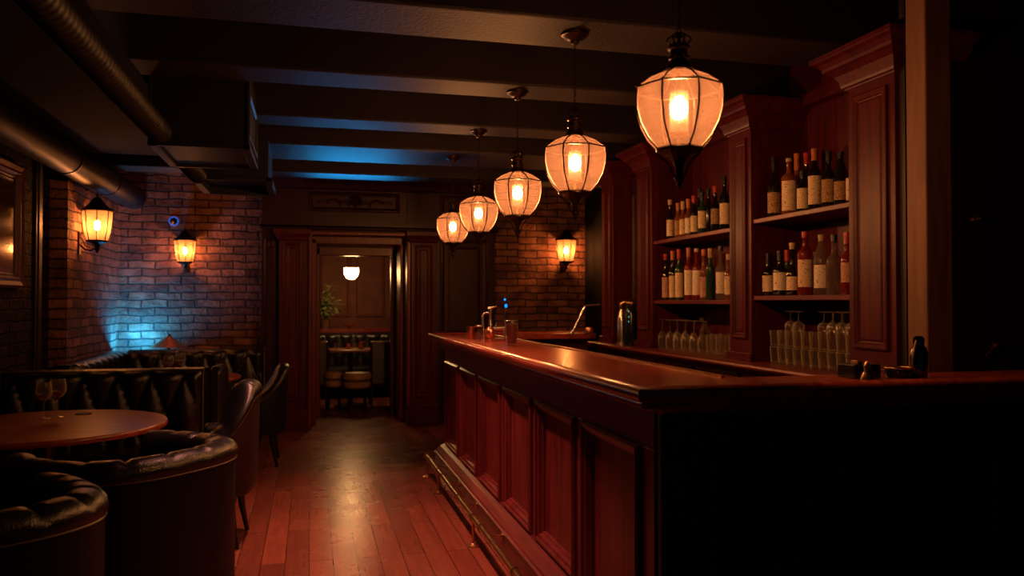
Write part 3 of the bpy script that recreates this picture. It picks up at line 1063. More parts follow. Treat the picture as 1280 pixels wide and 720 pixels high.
# ================================================================== BOTTLES
def bottle(u, vtop, z_shelf, X, wpx, glass, cap, label, text, group, neckw=0.42, capf=0.30, shoulder=0.60, lab_h=(0.12, 0.50), wide=None, square=False):
    z = 1031.3 * X / (u - 388.0)
    Y = (z - 0.2444 * X) / 0.9697
    H = EYE - (vtop - HORIZON) * z / 1000.0 - z_shelf
    r = wpx * z / 1000.0 / 2
    r = max(0.026, min(r, 0.048))
    rn = 0.0135
    root = thing('bottle', text, 'bottle', (X, Y, z_shelf), YAW * 0 + 0, group)
    sh = shoulder * H
    nk = sh + (H - sh) * (0.75 if 'flared' in text or 'sloping' in text else 0.30)
    dn = nk - sh
    prof = [(0.0, 0.004), (r * 0.9, 0.0), (r, 0.008), (r, sh * 0.96), (r * 0.985, sh + dn * 0.12), (r * 0.90, sh + dn * 0.32), (r * 0.70, sh + dn * 0.55), (r * 0.48 + rn * 0.2, sh + dn * 0.76), (rn * 1.15, nk), (rn, nk + 0.012), (rn, H - 0.012), (rn * 1.15, H - 0.01), (rn * 1.15, H - 0.002), (0, H - 0.002)]
    if square:
        n_ = 4
    MB().lathe(prof, seg=20, cap=False).build('glass', M[glass], root, smooth=50)
    ch = (H - sh) * 0.58 * (capf / 0.42)
    ch = min(ch, H - nk)
    MB().lathe([(rn * 1.02, H - ch), (rn * 1.16, H - ch + 0.002), (rn * 1.16, H - 0.018), (rn * 1.3, H - 0.016), (rn * 1.3, H + 0.001), (rn * 1.1, H + 0.003), (0, H + 0.004)], seg=16, cap=False).build('cap', M[cap], root, smooth=40)
    if label:
        z0, z1 = H * lab_h[0], min(H * lab_h[1], sh * 0.93)
        a0 = -pi / 2 - 0.30
        base = math.atan2(-Y, -X)      # towards the room
        pa = []
        seg = 12
        for i in range(seg + 1):
            a = base - 1.05 + 2.1 * i / seg
            for zz in (z0, z1):
                pa.append(((r + 0.0008) * cos(a), (r + 0.0008) * sin(a), zz))
        for i in range(seg + 1):
            a = base - 1.05 + 2.1 * i / seg
            for zz in (z0, z1):
                pa.append(((r - 0.0012) * cos(a), (r - 0.0012) * sin(a), zz))
        fs = []
        o2 = 2 * (seg + 1)
        for i in range(seg):
            fs += [(2 * i, 2 * i + 2, 2 * i + 3, 2 * i + 1), (o2 + 2 * i, o2 + 2 * i + 1, o2 + 2 * i + 3, o2 + 2 * i + 2),
                   (2 * i, 2 * i + 1 + 0, o2 + 2 * i + 1, o2 + 2 * i) if i == 0 else (2 * i, o2 + 2 * i, o2 + 2 * i + 2, 2 * i + 2)]
        MB().add(pa, fs).build('label', M[label], root, smooth=60)
    return root


XB, XF = 2.80, 2.70
g1 = 'bottles on the upper shelf of the near bay'
for a in [
    (968, 197, XF, 17, 'g_black', 'c_black', 'p_print', 'slim dark bottle with printed tan label, first on the near bay upper shelf', 0.30, 0.52, (0.08, 0.42)),
    (987, 198, XF, 19, 'g_amber', 'c_cream', 'p_cream', 'bottle with pale cap and big cream wraparound label, near bay upper shelf', 0.12, 0.66, (0.08, 0.60)),
    (997, 192, XB, 15, 'g_amber', 'c_orange', 'p_cream', 'bottle with orange striped neck behind others, near bay upper shelf', 0.38, 0.5, (0.1, 0.4)),
    (1004, 214, XF - 0.03, 15, 'g_black', 'c_black', 'p_cream', 'short dark bottle with square cream label, near bay upper shelf', 0.3, 0.62, (0.08, 0.60)),
    (1009, 191, XB, 15, 'g_black', 'c_red', None, 'dark bottle with thin red neck in back row, near bay upper shelf', 0.26, 0.5, (0.1, 0.4)),
    (1019, 186, XF, 17, 'g_black', 'c_orange', 'p_cream', 'tall wine bottle with red-orange foil, near bay upper shelf', 0.36, 0.62, (0.10, 0.56)),
    (1037, 189, XF, 19, 'g_black', 'c_black', 'p_print', 'dark bottle with close-printed gold label, near bay upper shelf', 0.3, 0.56, (0.1, 0.50)),
    (1052, 190, XF + 0.02, 18, 'g_black', 'c_black', 'p_print', 'sloping-shouldered dark bottle near the pilaster, near bay upper shelf', 0.3, 0.5, (0.12, 0.46)),
    (1066, 196, XF + 0.03, 16, 'g_black', 'c_black', 'p_cream', 'last bottle half hidden by the near pilaster, upper shelf', 0.3, 0.6, (0.1, 0.56)),
]:
    bottle(a[0], a[1], 1.90, a[2], a[3], a[4], a[5], a[6], a[7], g1, capf=a[8], shoulder=a[9], lab_h=a[10])
g2 = 'bottles on the lower shelf of the near bay'
for a in [
    (960, 317, XF, 15, 'g_black', 'c_black', 'p_cream', 'short black bottle with cream label, first on the near bay lower shelf', 0.4, 0.54, (0.1, 0.48)),
    (975, 314, XF, 18, 'g_black', 'c_black', 'p_white', 'squat black bottle with wide white label, near bay lower shelf', 0.36, 0.56, (0.12, 0.52)),
    (984, 313, XB, 14, 'g_green', 'c_red', None, 'bottle with bright red cap behind the short ones, near bay lower shelf', 0.36, 0.5, (0.1, 0.4)),
    (990.5, 304, XF, 16, 'g_black', 'c_cream', 'p_cream', 'long-necked dark bottle with cream label, near bay lower shelf', 0.14, 0.40, (0.1, 0.36)),
    (1006.5, 290, XF, 19, 'g_red', 'c_red', 'p_cream', 'tallest red-filled bottle with red cap, near bay lower shelf', 0.2, 0.66, (0.13, 0.56)),
    (1018, 316, XB, 12, 'g_amber', 'c_cream', None, 'small gold-capped bottle in the back row, near bay lower shelf', 0.3, 0.6, (0.1, 0.4)),
    (1027, 294, XF, 20, 'g_clear', 'c_cream', 'p_white', 'clear flared bottle with tan stopper and white label, near bay lower shelf', 0.16, 0.54, (0.12, 0.50)),
    (1043, 294, XF, 20, 'g_clear', 'c_black', None, 'clear wide-shouldered bottle with dark cap, no label, near bay lower shelf', 0.2, 0.56, (0.12, 0.5)),
    (1059, 291, XF, 16, 'g_red', 'c_red', 'p_pink', 'bottle with pink label beside the near pilaster, lower shelf', 0.3, 0.56, (0.2, 0.56)),
]:
    bottle(a[0], a[1], 1.435, a[2], a[3], a[4], a[5], a[6], a[7], g2, capf=a[8], shoulder=a[9], lab_h=a[10])
g3 = 'bottles on the upper shelf of the far bay'
for a in [
    (838, 250, XF, 10, 'g_black', 'c_cream', 'p_cream', 'dark bottle with pale neck band, first on the far bay upper shelf', 0.2, 0.55, (0.1, 0.5)),
    (848, 254, XF, 10, 'g_amber', 'c_orange', 'p_print', 'amber bottle with rusty orange neck, second on the far bay upper shelf', 0.3, 0.55, (0.1, 0.5)),
    (854, 252, XF, 10, 'g_amber', 'c_cream', 'p_cream', 'amber bottle with tan neck, third on the far bay upper shelf', 0.35, 0.55, (0.1, 0.6)),
    (861, 249, XF, 10, 'g_amber', 'c_orange', 'p_white', 'bottle with orange foil and white label, far bay upper shelf', 0.38, 0.55, (0.1, 0.5)),
    (868, 245, XF, 10, 'g_black', 'c_red', 'p_cream', 'black bottle with bright red foil, middle of the far bay upper shelf', 0.3, 0.6, (0.1, 0.5)),
    (875, 236, XB, 10, 'g_black', 'c_black', None, 'thin all-black bottle in the back row, far bay upper shelf', 0.3, 0.6, (0.1, 0.5)),
    (878, 240, XF, 11, 'g_green', 'c_black', 'p_cream', 'green bottle with black foil and cream label, far bay upper shelf', 0.3, 0.6, (0.15, 0.55)),
    (886, 236, XB, 11, 'g_black', 'c_black', None, 'tall plain black bottle behind the green one, far bay upper shelf', 0.3, 0.6, (0.1, 0.5)),
    (894.5, 233, XF, 12, 'g_black', 'c_red', 'p_print', 'black bottle with dark red cap and patterned label, far bay upper shelf', 0.22, 0.55, (0.18, 0.55)),
    (906, 220, XF, 13, 'g_black', 'c_black', 'p_cream', 'tallest bottle, black cap, at the pilaster end of far bay upper shelf', 0.3, 0.6, (0.12, 0.50)),
]:
    bottle(a[0], a[1], 1.875, a[2], a[3], a[4], a[5], a[6], a[7], g3, capf=a[8], shoulder=a[9], lab_h=a[10])
g4 = 'bottles on the lower shelf of the far bay'
for a in [
    (832, 318, XF, 10, 'g_black', 'c_red', 'p_pink', 'dark bottle with short red cap, first on the far bay lower shelf', 0.2, 0.55, (0.06, 0.50)),
    (841, 314, XF, 10, 'g_black', 'c_orange', 'p_cream', 'dark bottle with copper neck, second on the far bay lower shelf', 0.3, 0.55, (0.06, 0.50)),
    (849, 312, XF, 11, 'g_green', 'c_red', 'p_cream', 'dark green bottle with long red foil, far bay lower shelf', 0.34, 0.6, (0.06, 0.54)),
    (861, 310, XF, 12, 'g_red', 'c_orange', 'p_white', 'red-filled bottle with orange cap and tall white label, far bay lower shelf', 0.34, 0.62, (0.1, 0.58)),
    (871, 311, XF, 12, 'g_red', 'c_cream', 'p_white', 'red bottle with cream cap and large white label, far bay lower shelf', 0.12, 0.62, (0.1, 0.60)),
    (880, 312, XF, 11, 'g_amber', 'c_orange', 'p_pink', 'orange-brown bottle with copper cap and pink label, far bay lower shelf', 0.2, 0.55, (0.06, 0.46)),
    (888, 311, XF, 11, 'g_green', 'c_cream', None, 'green bottle with cream foil and no label, far bay lower shelf', 0.34, 0.62, (0.1, 0.5)),
    (901, 308, XF, 13, 'g_clear', 'c_black', 'p_white', 'clear bottle with black cap and white label, far bay lower shelf', 0.14, 0.56, (0.12, 0.52)),
    (911, 318, XF, 12, 'g_amber', 'c_cream', 'p_cream', 'amber bottle half hidden by the pilaster, far bay lower shelf', 0.2, 0.56, (0.12, 0.52)),
]:
    bottle(a[0], a[1], 1.41, a[2], a[3], a[4], a[5], a[6], a[7], g4, capf=a[8], shoulder=a[9], lab_h=a[10])


# ================================================================== GLASSES
def flip(prof, H):
    return [(r, H - z) for r, z in prof][::-1]


def solid(prof_out, t):
    """outer profile bottom->top then the inner wall back down, leaving the cup open"""
    inner = [(max(r - t, 0.0005), z) for r, z in prof_out[::-1]]
    return prof_out + inner


def wine_profile(H=0.19, R=0.036, base=0.033, stem=0.55):
    hb = H * stem
    pr = [(0.0, 0.0), (base, 0.0), (base, 0.002), (0.008, 0.007), (0.0035, 0.016), (0.0032, hb - 0.012), (0.007, hb - 0.003)]
    bowl = [(R * 0.62, hb + 0.10 * (H - hb)), (R * 0.93, hb + 0.30 * (H - hb)), (R, hb + 0.48 * (H - hb)), (R * 0.94, hb + 0.75 * (H - hb)), (R * 0.82, H)]
    inner = [(r - 0.0014, z) for r, z in bowl[::-1]] + [(0.0005, hb + 0.004)]
    return pr + bowl + inner


def tumbler_profile(H=0.105, R=0.037):
    return [(0.0, 0.0), (R * 0.78, 0.0), (R * 0.82, 0.004), (R * 0.9, H * 0.5), (R, H), (R - 0.002, H), (R * 0.86, H * 0.5), (R * 0.76, 0.012), (0.0, 0.012)]


def glass_proto(name, prof, inverted=False, label='', group=''):
    H = max(z for r, z in prof)
    if inverted:
        prof = flip(prof, H)
    o = MB().lathe(prof, seg=20, cap=False).build(name, M['glass'], smooth=50)
    tag(o, label, 'glass', group)
    return o


def place_copies(proto, pts, labels=None):
    for i, p in enumerate(pts):
        o = proto if i == 0 else proto.copy()
        if i:
            col.objects.link(o)
        o.location = p
        if labels:
            o['label'] = labels[i]


def yx(u, X):
    z = 1031.3 * X / (u - 388.0)
    return (z - 0.2444 * X) / 0.9697


# far bay: row of upside-down stem glasses, then stacked tumblers
gl = glass_proto('stem_glass', wine_profile(0.225, 0.036, 0.034, 0.40), True, 'upside-down tall stem glass in the row under the far bay shelves', 'upside-down glasses in the far bay')
place_copies(gl, [(2.68, yx(u, 2.68), CTZ) for u in (828, 837.5, 847, 857, 867.5, 878)] + [(2.78, yx(u, 2.78), CTZ) for u in (836, 846, 856, 867)])
tu = glass_proto('tumbler', tumbler_profile(0.135, 0.038), False, 'clear tumbler in the tight cluster under the far bay shelves', 'tumblers in the far bay')
place_copies(tu, [(2.68, yx(u, 2.68), CTZ) for u in (889, 901)] + [(2.76, yx(u, 2.76), CTZ) for u in (893, 905, 917)] + [(2.85, yx(u, 2.85), CTZ) for u in (895, 907, 919)])
dc = thing('decanter', 'dark square-topped decanter standing among the far bay glasses', 'decanter', (2.88, yx(881, 2.88), CTZ))
MB().lathe([(0, 0), (0.04, 0), (0.045, 0.01), (0.045, 0.14), (0.018, 0.19), (0.018, 0.22), (0, 0.22)], seg=4, phase=pi / 4).build('glass', M['g_clear'], dc)
MB().box(-0.03, 0.03, -0.03, 0.03, 0.22, 0.25).build('stopper', M['glass'], dc)
# near bay: tumblers in front, second layer, stem glasses upside down on top
tn = glass_proto('tumbler', tumbler_profile(0.098, 0.034), False, 'clear tumbler in the bottom layer under the near bay shelves', 'bottom layer of tumblers in the near bay')
row1 = [(2.67, 3.52 + 0.077 * k, CTZ) for k in range(10)]
row2 = [(2.752, 3.56 + 0.077 * k, CTZ) for k in range(10)]
place_copies(tn, row1 + row2)
tt = glass_proto('tumbler', tumbler_profile(0.098, 0.034), False, 'clear tumbler standing on another, second layer in the near bay', 'second layer of tumblers in the near bay')
place_copies(tt, [(x, y, z + 0.098) for x, y, z in row1[:10]] + [(x, y, z + 0.098) for x, y, z in row2[::1]])
ts = glass_proto('stem_glass', wine_profile(0.20, 0.036, 0.033, 0.45), True, 'stem glass upside down on the back row of the near bay', 'upside-down stem glasses in the near bay')
place_copies(ts, [(2.845, 3.55 + 0.082 * k, CTZ) for k in range(6)])
tq = glass_proto('goblet', wine_profile(0.115, 0.034, 0.030, 0.50), True, 'small goblet upside down on top of the stacked tumblers', 'goblets on top of the tumblers in the near bay')
place_copies(tq, [(2.67, row1[k][1], CTZ + 0.196) for k in (0, 1, 2, 3, 6, 7)] + [(2.752, row2[k][1], CTZ + 0.196) for k in (0, 1, 2, 3)])

# ================================================================== THINGS ON THE BAR
BT = TOP - 0.004


def on_bar(u, X):
    z = 1031.3 * X / (u - 388.0)
    return (X, (z - 0.2444 * X) / 0.9697, BT)


mg = thing('mixing_glass', 'tall pint glass with amber drink standing on the bar', 'glass', on_bar(639.5, 1.22))
MB().lathe([(0, 0), (0.031, 0), (0.033, 0.004), (0.044, 0.15), (0.0445, 0.154), (0.042, 0.154), (0.031, 0.012), (0, 0.012)], seg=28, cap=False).build('glass', M['glass'], mg, smooth=40)
MB().lathe([(0, 0.013), (0.030, 0.013), (0.040, 0.128), (0, 0.128)], seg=24, cap=False).build('drink', bottle_glass('amber_drink', (0.55, 0.12, 0.07), 0.35), mg, smooth=40)
MB().lathe([(0.0445, 0.140), (0.0465, 0.141), (0.0465, 0.156), (0.0440, 0.157), (0.0425, 0.154)], seg=28, cap=False).build('rim', M['chrome'], mg, smooth=40)

cu = MB().lathe([(0, 0), (0.026, 0), (0.030, 0.006), (0.030, 0.05), (0.034, 0.075), (0.034, 0.088), (0.031, 0.088), (0.027, 0.05), (0, 0.01)], seg=24, cap=False).build('copper_cup', M['copper'], smooth=40, loc=on_bar(588.5, 1.16))
tag(cu, 'small copper cup at the far end of the bar top', 'cup')
jr = thing('lidded_jar', 'small lidded glass jar behind the beer tap on the bar', 'jar', on_bar(600, 1.22))
MB().lathe([(0, 0), (0.022, 0), (0.028, 0.02), (0.022, 0.06), (0.026, 0.085), (0, 0.085)], seg=20, cap=False).build('body', M['g_clear'], jr, smooth=40)
MB().lathe([(0, 0.085), (0.036, 0.085), (0.038, 0.092), (0.034, 0.10), (0, 0.103)], seg=20, cap=False).build('lid', M['chrome'], jr, smooth=40)

tap = thing('beer_tap', 'chrome drinks tap with round base and side barrel on the bar', 'tap', on_bar(613, 1.22))
MB().lathe([(0, 0), (0.022, 0), (0.024, 0.006), (0.014, 0.014), (0.032, 0.032), (0.040, 0.055), (0.034, 0.080), (0.018, 0.096), (0.0, 0.10)], seg=24, cap=False).build('base', M['copper'], tap, smooth=50)
m = MB().lathe([(0, 0.09), (0.014, 0.095), (0.016, 0.11), (0.010, 0.125), (0.011, 0.19), (0.015, 0.21), (0.012, 0.225), (0, 0.228)], seg=18, cap=False)
m.tube([(-0.02, 0, 0.226), (0.0, 0, 0.23), (0.045, 0, 0.240)], [0.009, 0.010, 0.006], 10)
m.build('column', M['chrome'], tap, smooth=50)
MB().tube([(0.02, -0.0, 0.085), (0.10, -0.0, 0.088)], 0.016, 16).tube([(0.04, 0, 0.10), (0.046, 0, 0.125)], 0.005, 8).build('barrel', M['chrome'], tap, smooth=50)
MB().tube([(-0.045, 0.02, 0.02), (-0.05, 0.02, 0.17), (-0.042, 0.02, 0.19), (-0.02, 0.02, 0.196), (-0.006, 0, 0.19)], 0.008, 10).tube([(-0.045, 0.02, 0), (-0.045, 0.02, 0.03)], 0.014, 12).build('pipe', M['chrome'], tap, smooth=50)
MB().tube([(0.03, 0, 0.018), (0.10, 0, 0.014)], 0.009, 12).tube([(0.10, 0, 0.0), (0.10, 0, 0.1)], 0.006, 10).build('lower_arm', M['chrome'], tap, smooth=50)

# gooseneck on the far return
gx = at(715, 6.72)
gn = thing('tall_faucet', 'slanting pale metal faucet on the far return of the bar', 'faucet', (gx[0], gx[1], TOP - 0.005))
MB().tube([(0, 0, 0.01), (0.055, -0.005, 0.12), (0.105, -0.01, 0.222), (0.112, -0.01, 0.236), (0.125, -0.01, 0.243), (0.24, -0.02, 0.250)], 0.0095, 12).build('spout', M['chrome'], gn, smooth=50)
MB().lathe([(0, 0), (0.026, 0), (0.026, 0.006), (0.014, 0.014), (0.012, 0.03), (0, 0.032)], seg=18, cap=False).build('base', M['chrome'], gn, smooth=50)
jx = at(728, 6.68)
tag(MB().lathe([(0, 0), (0.028, 0.0), (0.036, 0.02), (0.034, 0.05), (0.026, 0.062), (0.024, 0.06), (0.030, 0.03), (0, 0.006)], seg=20, cap=False).build('round_bowl', M['copper'], smooth=40, loc=(jx[0] + 0.06, jx[1], TOP - 0.005)),
    'small round copper bowl on the far return of the bar', 'bowl')
tx = at(703, 5.75)
tag(MB().lathe([(0, 0), (0.075, 0), (0.088, 0.012), (0.092, 0.012), (0.080, -0.0), (0, 0.003)][:4] + [(0.086, 0.013), (0.072, 0.004), (0, 0.004)], seg=28, cap=False).build('metal_tray', M['copper'], smooth=40, loc=(tx[0], tx[1], 1.045)),
    'round copper tray lying on the sink bench', 'tray')
# thin dark stand with two blue lights
bx = at(632, 6.55)
bl = thing('blue_light_stand', 'slim dark stand with two small glowing blue lights', 'light', (bx[0], bx[1], TOP - 0.004))
MB().lathe([(0, 0), (0.03, 0), (0.03, 0.006), (0.006, 0.012), (0.005, 0.29), (0, 0.30)], seg=14, cap=False).build('stand', M['black'], bl, smooth=40)
MB().lathe([(0, 0.222), (0.010, 0.229), (0.013, 0.24), (0.010, 0.251), (0, 0.257)], (0.0, -0.012, 0), 14, cap=False).build('lower_light', M['blue_led'], bl, smooth=60)
MB().lathe([(0, 0.279), (0.008, 0.285), (0.010, 0.29), (0.007, 0.298), (0, 0.302)], (-0.008, -0.008, 0), 14, cap=False).build('upper_light', M['blue_led'], bl, smooth=60)

# siphons on the back counter
sx = 2.57
so = thing('soda_siphon', 'polished metal soda siphon on the far end of back counter', 'siphon', (sx, yx(777, sx), CTZ))
MB().lathe([(0, 0), (0.052, 0), (0.052, 0.012), (0.036, 0.022), (0.038, 0.05), (0.040, 0.20), (0.034, 0.25), (0.020, 0.285), (0.018, 0.31), (0, 0.31)], seg=24, cap=False).build('body', M['chrome'], so, smooth=50)
MB().tube([(0, 0, 0.30), (0.0, -0.0, 0.335), (0.02, -0.02, 0.36), (0.05, -0.03, 0.365)], [0.02, 0.024, 0.026, 0.018], 12).tube([(-0.055, 0.0, 0.325), (-0.02, 0.0, 0.33), (0.0, 0, 0.33)], [0.014, 0.008, 0.01], 10).build('head', M['brass'], so, smooth=60)
sk = thing('vacuum_jug', 'tall black flask with blue glints beside the metal siphon', 'flask', (2.60 - 0.02, yx(789, 2.58), CTZ))
MB().lathe([(0, 0), (0.056, 0), (0.058, 0.01), (0.058, 0.26), (0.045, 0.31), (0.03, 0.33), (0, 0.33)], seg=28, cap=False).build('body', M['black'], sk, smooth=50)
MB().lathe([(0.0, 0.32), (0.036, 0.325), (0.05, 0.345), (0.046, 0.368), (0.02, 0.383), (0, 0.385)], seg=20, cap=False).build('lid', M['brass'], sk, smooth=60)
for c_ in (0.22, 0.26, 0.305):  # glowing beads stand in for blue glints on the flask
    MB().lathe([(0, -0.007), (0.006, 0), (0, 0.007)], (-0.040, -0.043, c_ - 0.02), 10).build('indicator_light', emitter('teal_indicator', (0.05, 0.7, 0.65), 0.7), sk, smooth=60)

# ---- near return: dark barware
def on_return(u, z=2.9):
    x, y = at(u, z)
    return (x, y, TOP - 0.005)


cx_ = on_return(1073)
cb = thing('bar_caddy', 'low black caddy box at the near corner of bar top', 'caddy', cx_)
MB().box(-0.055, 0.055, -0.05, 0.05, 0, 0.052).build('box', M['black'], cb, bevel=0.006)
MB().box(-0.02, 0.0, -0.02, 0.02, 0.052, 0.062).build('clip', M['brass'], cb, bevel=0.002)
tag(MB().lathe([(0, 0), (0.020, 0), (0.022, 0.008), (0.014, 0.028), (0.008, 0.04), (0.011, 0.052), (0.008, 0.062), (0.003, 0.07), (0, 0.074)], seg=18, cap=False).build('hand_bell', M['brass'], smooth=50, loc=on_return(1083, 2.74)),
    'tiny brass bell in front of the black caddy', 'bell')
ash = thing('ashtray', 'low round black dish with bright rim on bar end', 'dish', on_return(1122))
MB().lathe([(0, 0), (0.044, 0), (0.048, 0.01), (0.046, 0.034), (0.040, 0.034), (0.036, 0.01), (0, 0.008)], seg=24, cap=False).build('bowl', M['black'], ash, smooth=40)
pts = [(0.044 * cos(2 * pi * k / 24), 0.044 * sin(2 * pi * k / 24), 0.035) for k in range(24)]
MB().tube(pts, 0.0035, 6, True).build('rim', M['brass'], ash, smooth=60)
gr = thing('cocktail_shaker', 'tall dark metal shaker tilted handle at the bar end', 'shaker', on_return(1148, 2.9))
MB().lathe([(0, 0), (0.026, 0), (0.028, 0.01), (0.031, 0.085), (0.024, 0.11), (0.018, 0.115), (0.020, 0.14), (0.012, 0.15), (0, 0.152)], seg=24, cap=False).build('body', plain('smoked_chrome', (0.10, 0.10, 0.11), 0.12, 1.0), gr, smooth=40)
MB().tube([(-0.026, -0.01, 0.02), (-0.036, -0.01, 0.05), (-0.03, -0.01, 0.09), (-0.018, -0.01, 0.135)], 0.005, 8).build('handle', M['brass'], gr, smooth=60)
# copper pieces added on the dark side panel to give orange glints
tag(MB().lathe([(0, 0), (0.014, 0.002), (0.017, 0.014), (0, 0.022)], seg=7).tube([(0, 0, 0), (0.0, 0, 0.022)], 0.004, 6).build('copper_hook', M['copper'], smooth=30, loc=(3.01, 3.078, 1.785)),
    'tiny copper hook glinting on the dark panel right of the post', 'hook')
bpy.data.objects['copper_hook'].rotation_euler[0] = pi / 2
ld = MB().tube([(-0.045, 0, -0.045), (-0.02, 0, -0.022), (0, 0, 0)], 0.004, 8).lathe([(0, -0.018), (0.016, -0.01), (0.018, 0.006), (0, 0.014)], (0.012, 0, 0.01), 14)
tag(ld.build('copper_ladle', M['copper'], smooth=50, loc=(3.08, 3.064, 1.19)), 'small copper ladle hanging on the dark panel above bar end', 'ladle')


# ================================================================== SEATING
def shell_chair(name, label, loc, face, W, D, hback, harm, seat_z, z0, t=0.10, arc=235, leg_h=0.12, brown=False, group=None, squarish=2.6, pinch=12, slope=1.0, lean=0.0):
    """tub chair.  local +x is the direction it FACES; back is at -x"""
    root = thing(name, label, 'armchair', loc, face, group)
    half = radians(arc / 2)
    nth = 72

    def plan(a, rx, ry):
        c, s = cos(a), sin(a)
        k = (abs(c) ** squarish + abs(s) ** squarish) ** (-1 / squarish)
        return rx * k * c, ry * k * s

    def height(f):          # f 0 at the back centre, 1 at the arm front
        g = min(1.0, max(0.0, (f - 0.22) / 0.55))
        g = g * g * (3 - 2 * g)
        return hback + (harm - hback) * g

    def section(th, f, fold):
        h = height(f)
        rr = t * 0.5 * (1.0 - 0.10 * fold)
        out = []
        # (inset from outer line, z)
        out.append((0.015, z0))
        out.append((0.0, z0 + 0.04))
        out.append((0.0, h - t * 0.75))
        for k in range(9):
            ang = pi * k / 8
            out.append((t * 0.5 - (t * 0.5 + 0.012) * cos(ang), h - t * 0.5 + rr * sin(ang) - 0.012 * fold))
        out.append((t + 0.004, h - t * 1.1))
        out.append((t - 0.01, seat_z + 0.02))
        out.append((t - 0.005, seat_z - 0.10))
        return out

    outer, inner = MB(), MB()
    secs = []
    for i in range(nth + 1):
        th = pi - half + 2 * half * i / nth
        f = abs(i / nth - 0.5) * 2
        ph = (i / nth * pinch) % 1.0
        fold = max(0.0, 1 - min(ph, 1 - ph) * 9)
        row = []
        for ins, z in section(th, f, fold):
            lx = lean * max(0.0, (z - seat_z)) * (1 - f)
            x, y = plan(th, D / 2 - ins, W / 2 - ins)
            row.append((x - lx, y, z))
        secs.append(row)
    k = len(secs[0])

    def skin(mb, a, b, caps=False):
        vs_ = [p for r in secs for p in r[a:b]]
        w = b - a
        fs = [(i * w + j, (i + 1) * w + j, (i + 1) * w + j + 1, i * w + j + 1) for i in range(nth) for j in range(w - 1)]
        mb.add(vs_, fs)
    skin(outer, 0, 3)
    outer_o = outer.build('outer_back', M['leather_brown'] if brown else M['leather_outer'], root, smooth=60)
    inner2 = MB()
    skin(inner2, 2, k)
    for e in (0, nth):
        r = secs[e]
        inner2.add(r, [tuple(range(k))])
    inner2.build('padded_back', M['leather'], root, smooth=60)
    # piping under the rolled rim
    pp = MB()
    pts = []
    for i in range(nth + 1):
        x, y, z = secs[i][2]
        th = math.atan2(y, x)
        pts.append((x + 0.004 * cos(th), y + 0.004 * sin(th), z + 0.004))
    pp.tube(pts, 0.0035, 5)
    pp.build('piping', M['piping'], root, smooth=60)
    # seat
    rows = []
    prof = [(0.0, seat_z - 0.14), (0.0, seat_z - 0.04), (0.012, seat_z - 0.012), (0.04, seat_z), (0.12, seat_z + 0.012)]
    se = MB()
    n2 = 48
    vs_, fs = [], []
    for i in range(n2):
        th = 2 * pi * i / n2
        for ins, z in prof:
            x, y = plan(th, D / 2 - t * 0.9 - ins, W / 2 - t * 0.9 - ins)
            vs_.append((x + 0.02, y, z))
    q = len(prof)
    for i in range(n2):
        j = (i + 1) % n2
        for a in range(q - 1):
            fs.append((i * q + a, j * q + a, j * q + a + 1, i * q + a + 1))
    fs.append(tuple(i * q + q - 1 for i in range(n2)))
    fs.append(tuple(i * q for i in range(n2)))
    se.add(vs_, fs)
    se.build('seat_cushion', M['leather'], root, smooth=50)
    ba = MB()
    vs_ = []
    for z in (z0 + 0.0, seat_z - 0.14):
        for i in range(n2):
            th = 2 * pi * i / n2
            x, y = plan(th, D / 2 - 0.03, W / 2 - 0.03)
            vs_.append((x, y, z))
    fs = [(i, (i + 1) % n2, n2 + (i + 1) % n2, n2 + i) for i in range(n2)] + [tuple(range(n2)), tuple(range(n2, 2 * n2))]
    ba.add(vs_, fs).build('seat_base', M['leather'], root, smooth=50)
    for sx_ in (-1, 1):
        for sy_ in (-1, 1):
            lx, ly = sx_ * D * 0.31, sy_ * W * 0.31
            e = 0.045 if leg_h > 0.2 else 0.01
            MB().tube([(lx + sx_ * e, ly + sy_ * e * 0.5, 0.0), (lx + sx_ * e * 0.4, ly, leg_h * 0.5), (lx, ly, z0 + 0.01)], [0.013, 0.019, 0.027], 8).build('leg', M['black'], root, smooth=50)
    return root


# B: big tub chair in front of the table
shell_chair('tub_chair', 'black leather tub chair with its back to us before the round table', (-0.76, 3.70, 0), radians(140), 0.84, 0.80, 0.80, 0.795, 0.43, 0.12, t=0.115, arc=262, group=None, pinch=11)
# A: nearest chair, cut by the frame
shell_chair('tub_chair', 'nearest black leather tub chair, only its rolled rim catching light', (-1.07, 2.86, 0), radians(120), 0.80, 0.78, 0.80, 0.79, 0.43, 0.12, t=0.125, arc=262, pinch=12)
# C: higher-backed chair at the table
shell_chair('armchair', 'high-backed armchair with oxblood outer back beside the round table', (-0.62, 5.00, 0), radians(176), 0.56, 0.62, 0.94, 0.66, 0.46, 0.30, t=0.13, arc=190, leg_h=0.3, brown=True, squarish=4.0, pinch=5, lean=0.04)
# D: chair at the next table
shell_chair('armchair', 'dark armchair with scooped arms at the farther booth table', (-0.50, 7.28, 0), radians(180), 0.58, 0.60, 0.86, 0.62, 0.45, 0.28, t=0.09, arc=205, leg_h=0.28, squarish=3.4, pinch=0.5, lean=0.06)


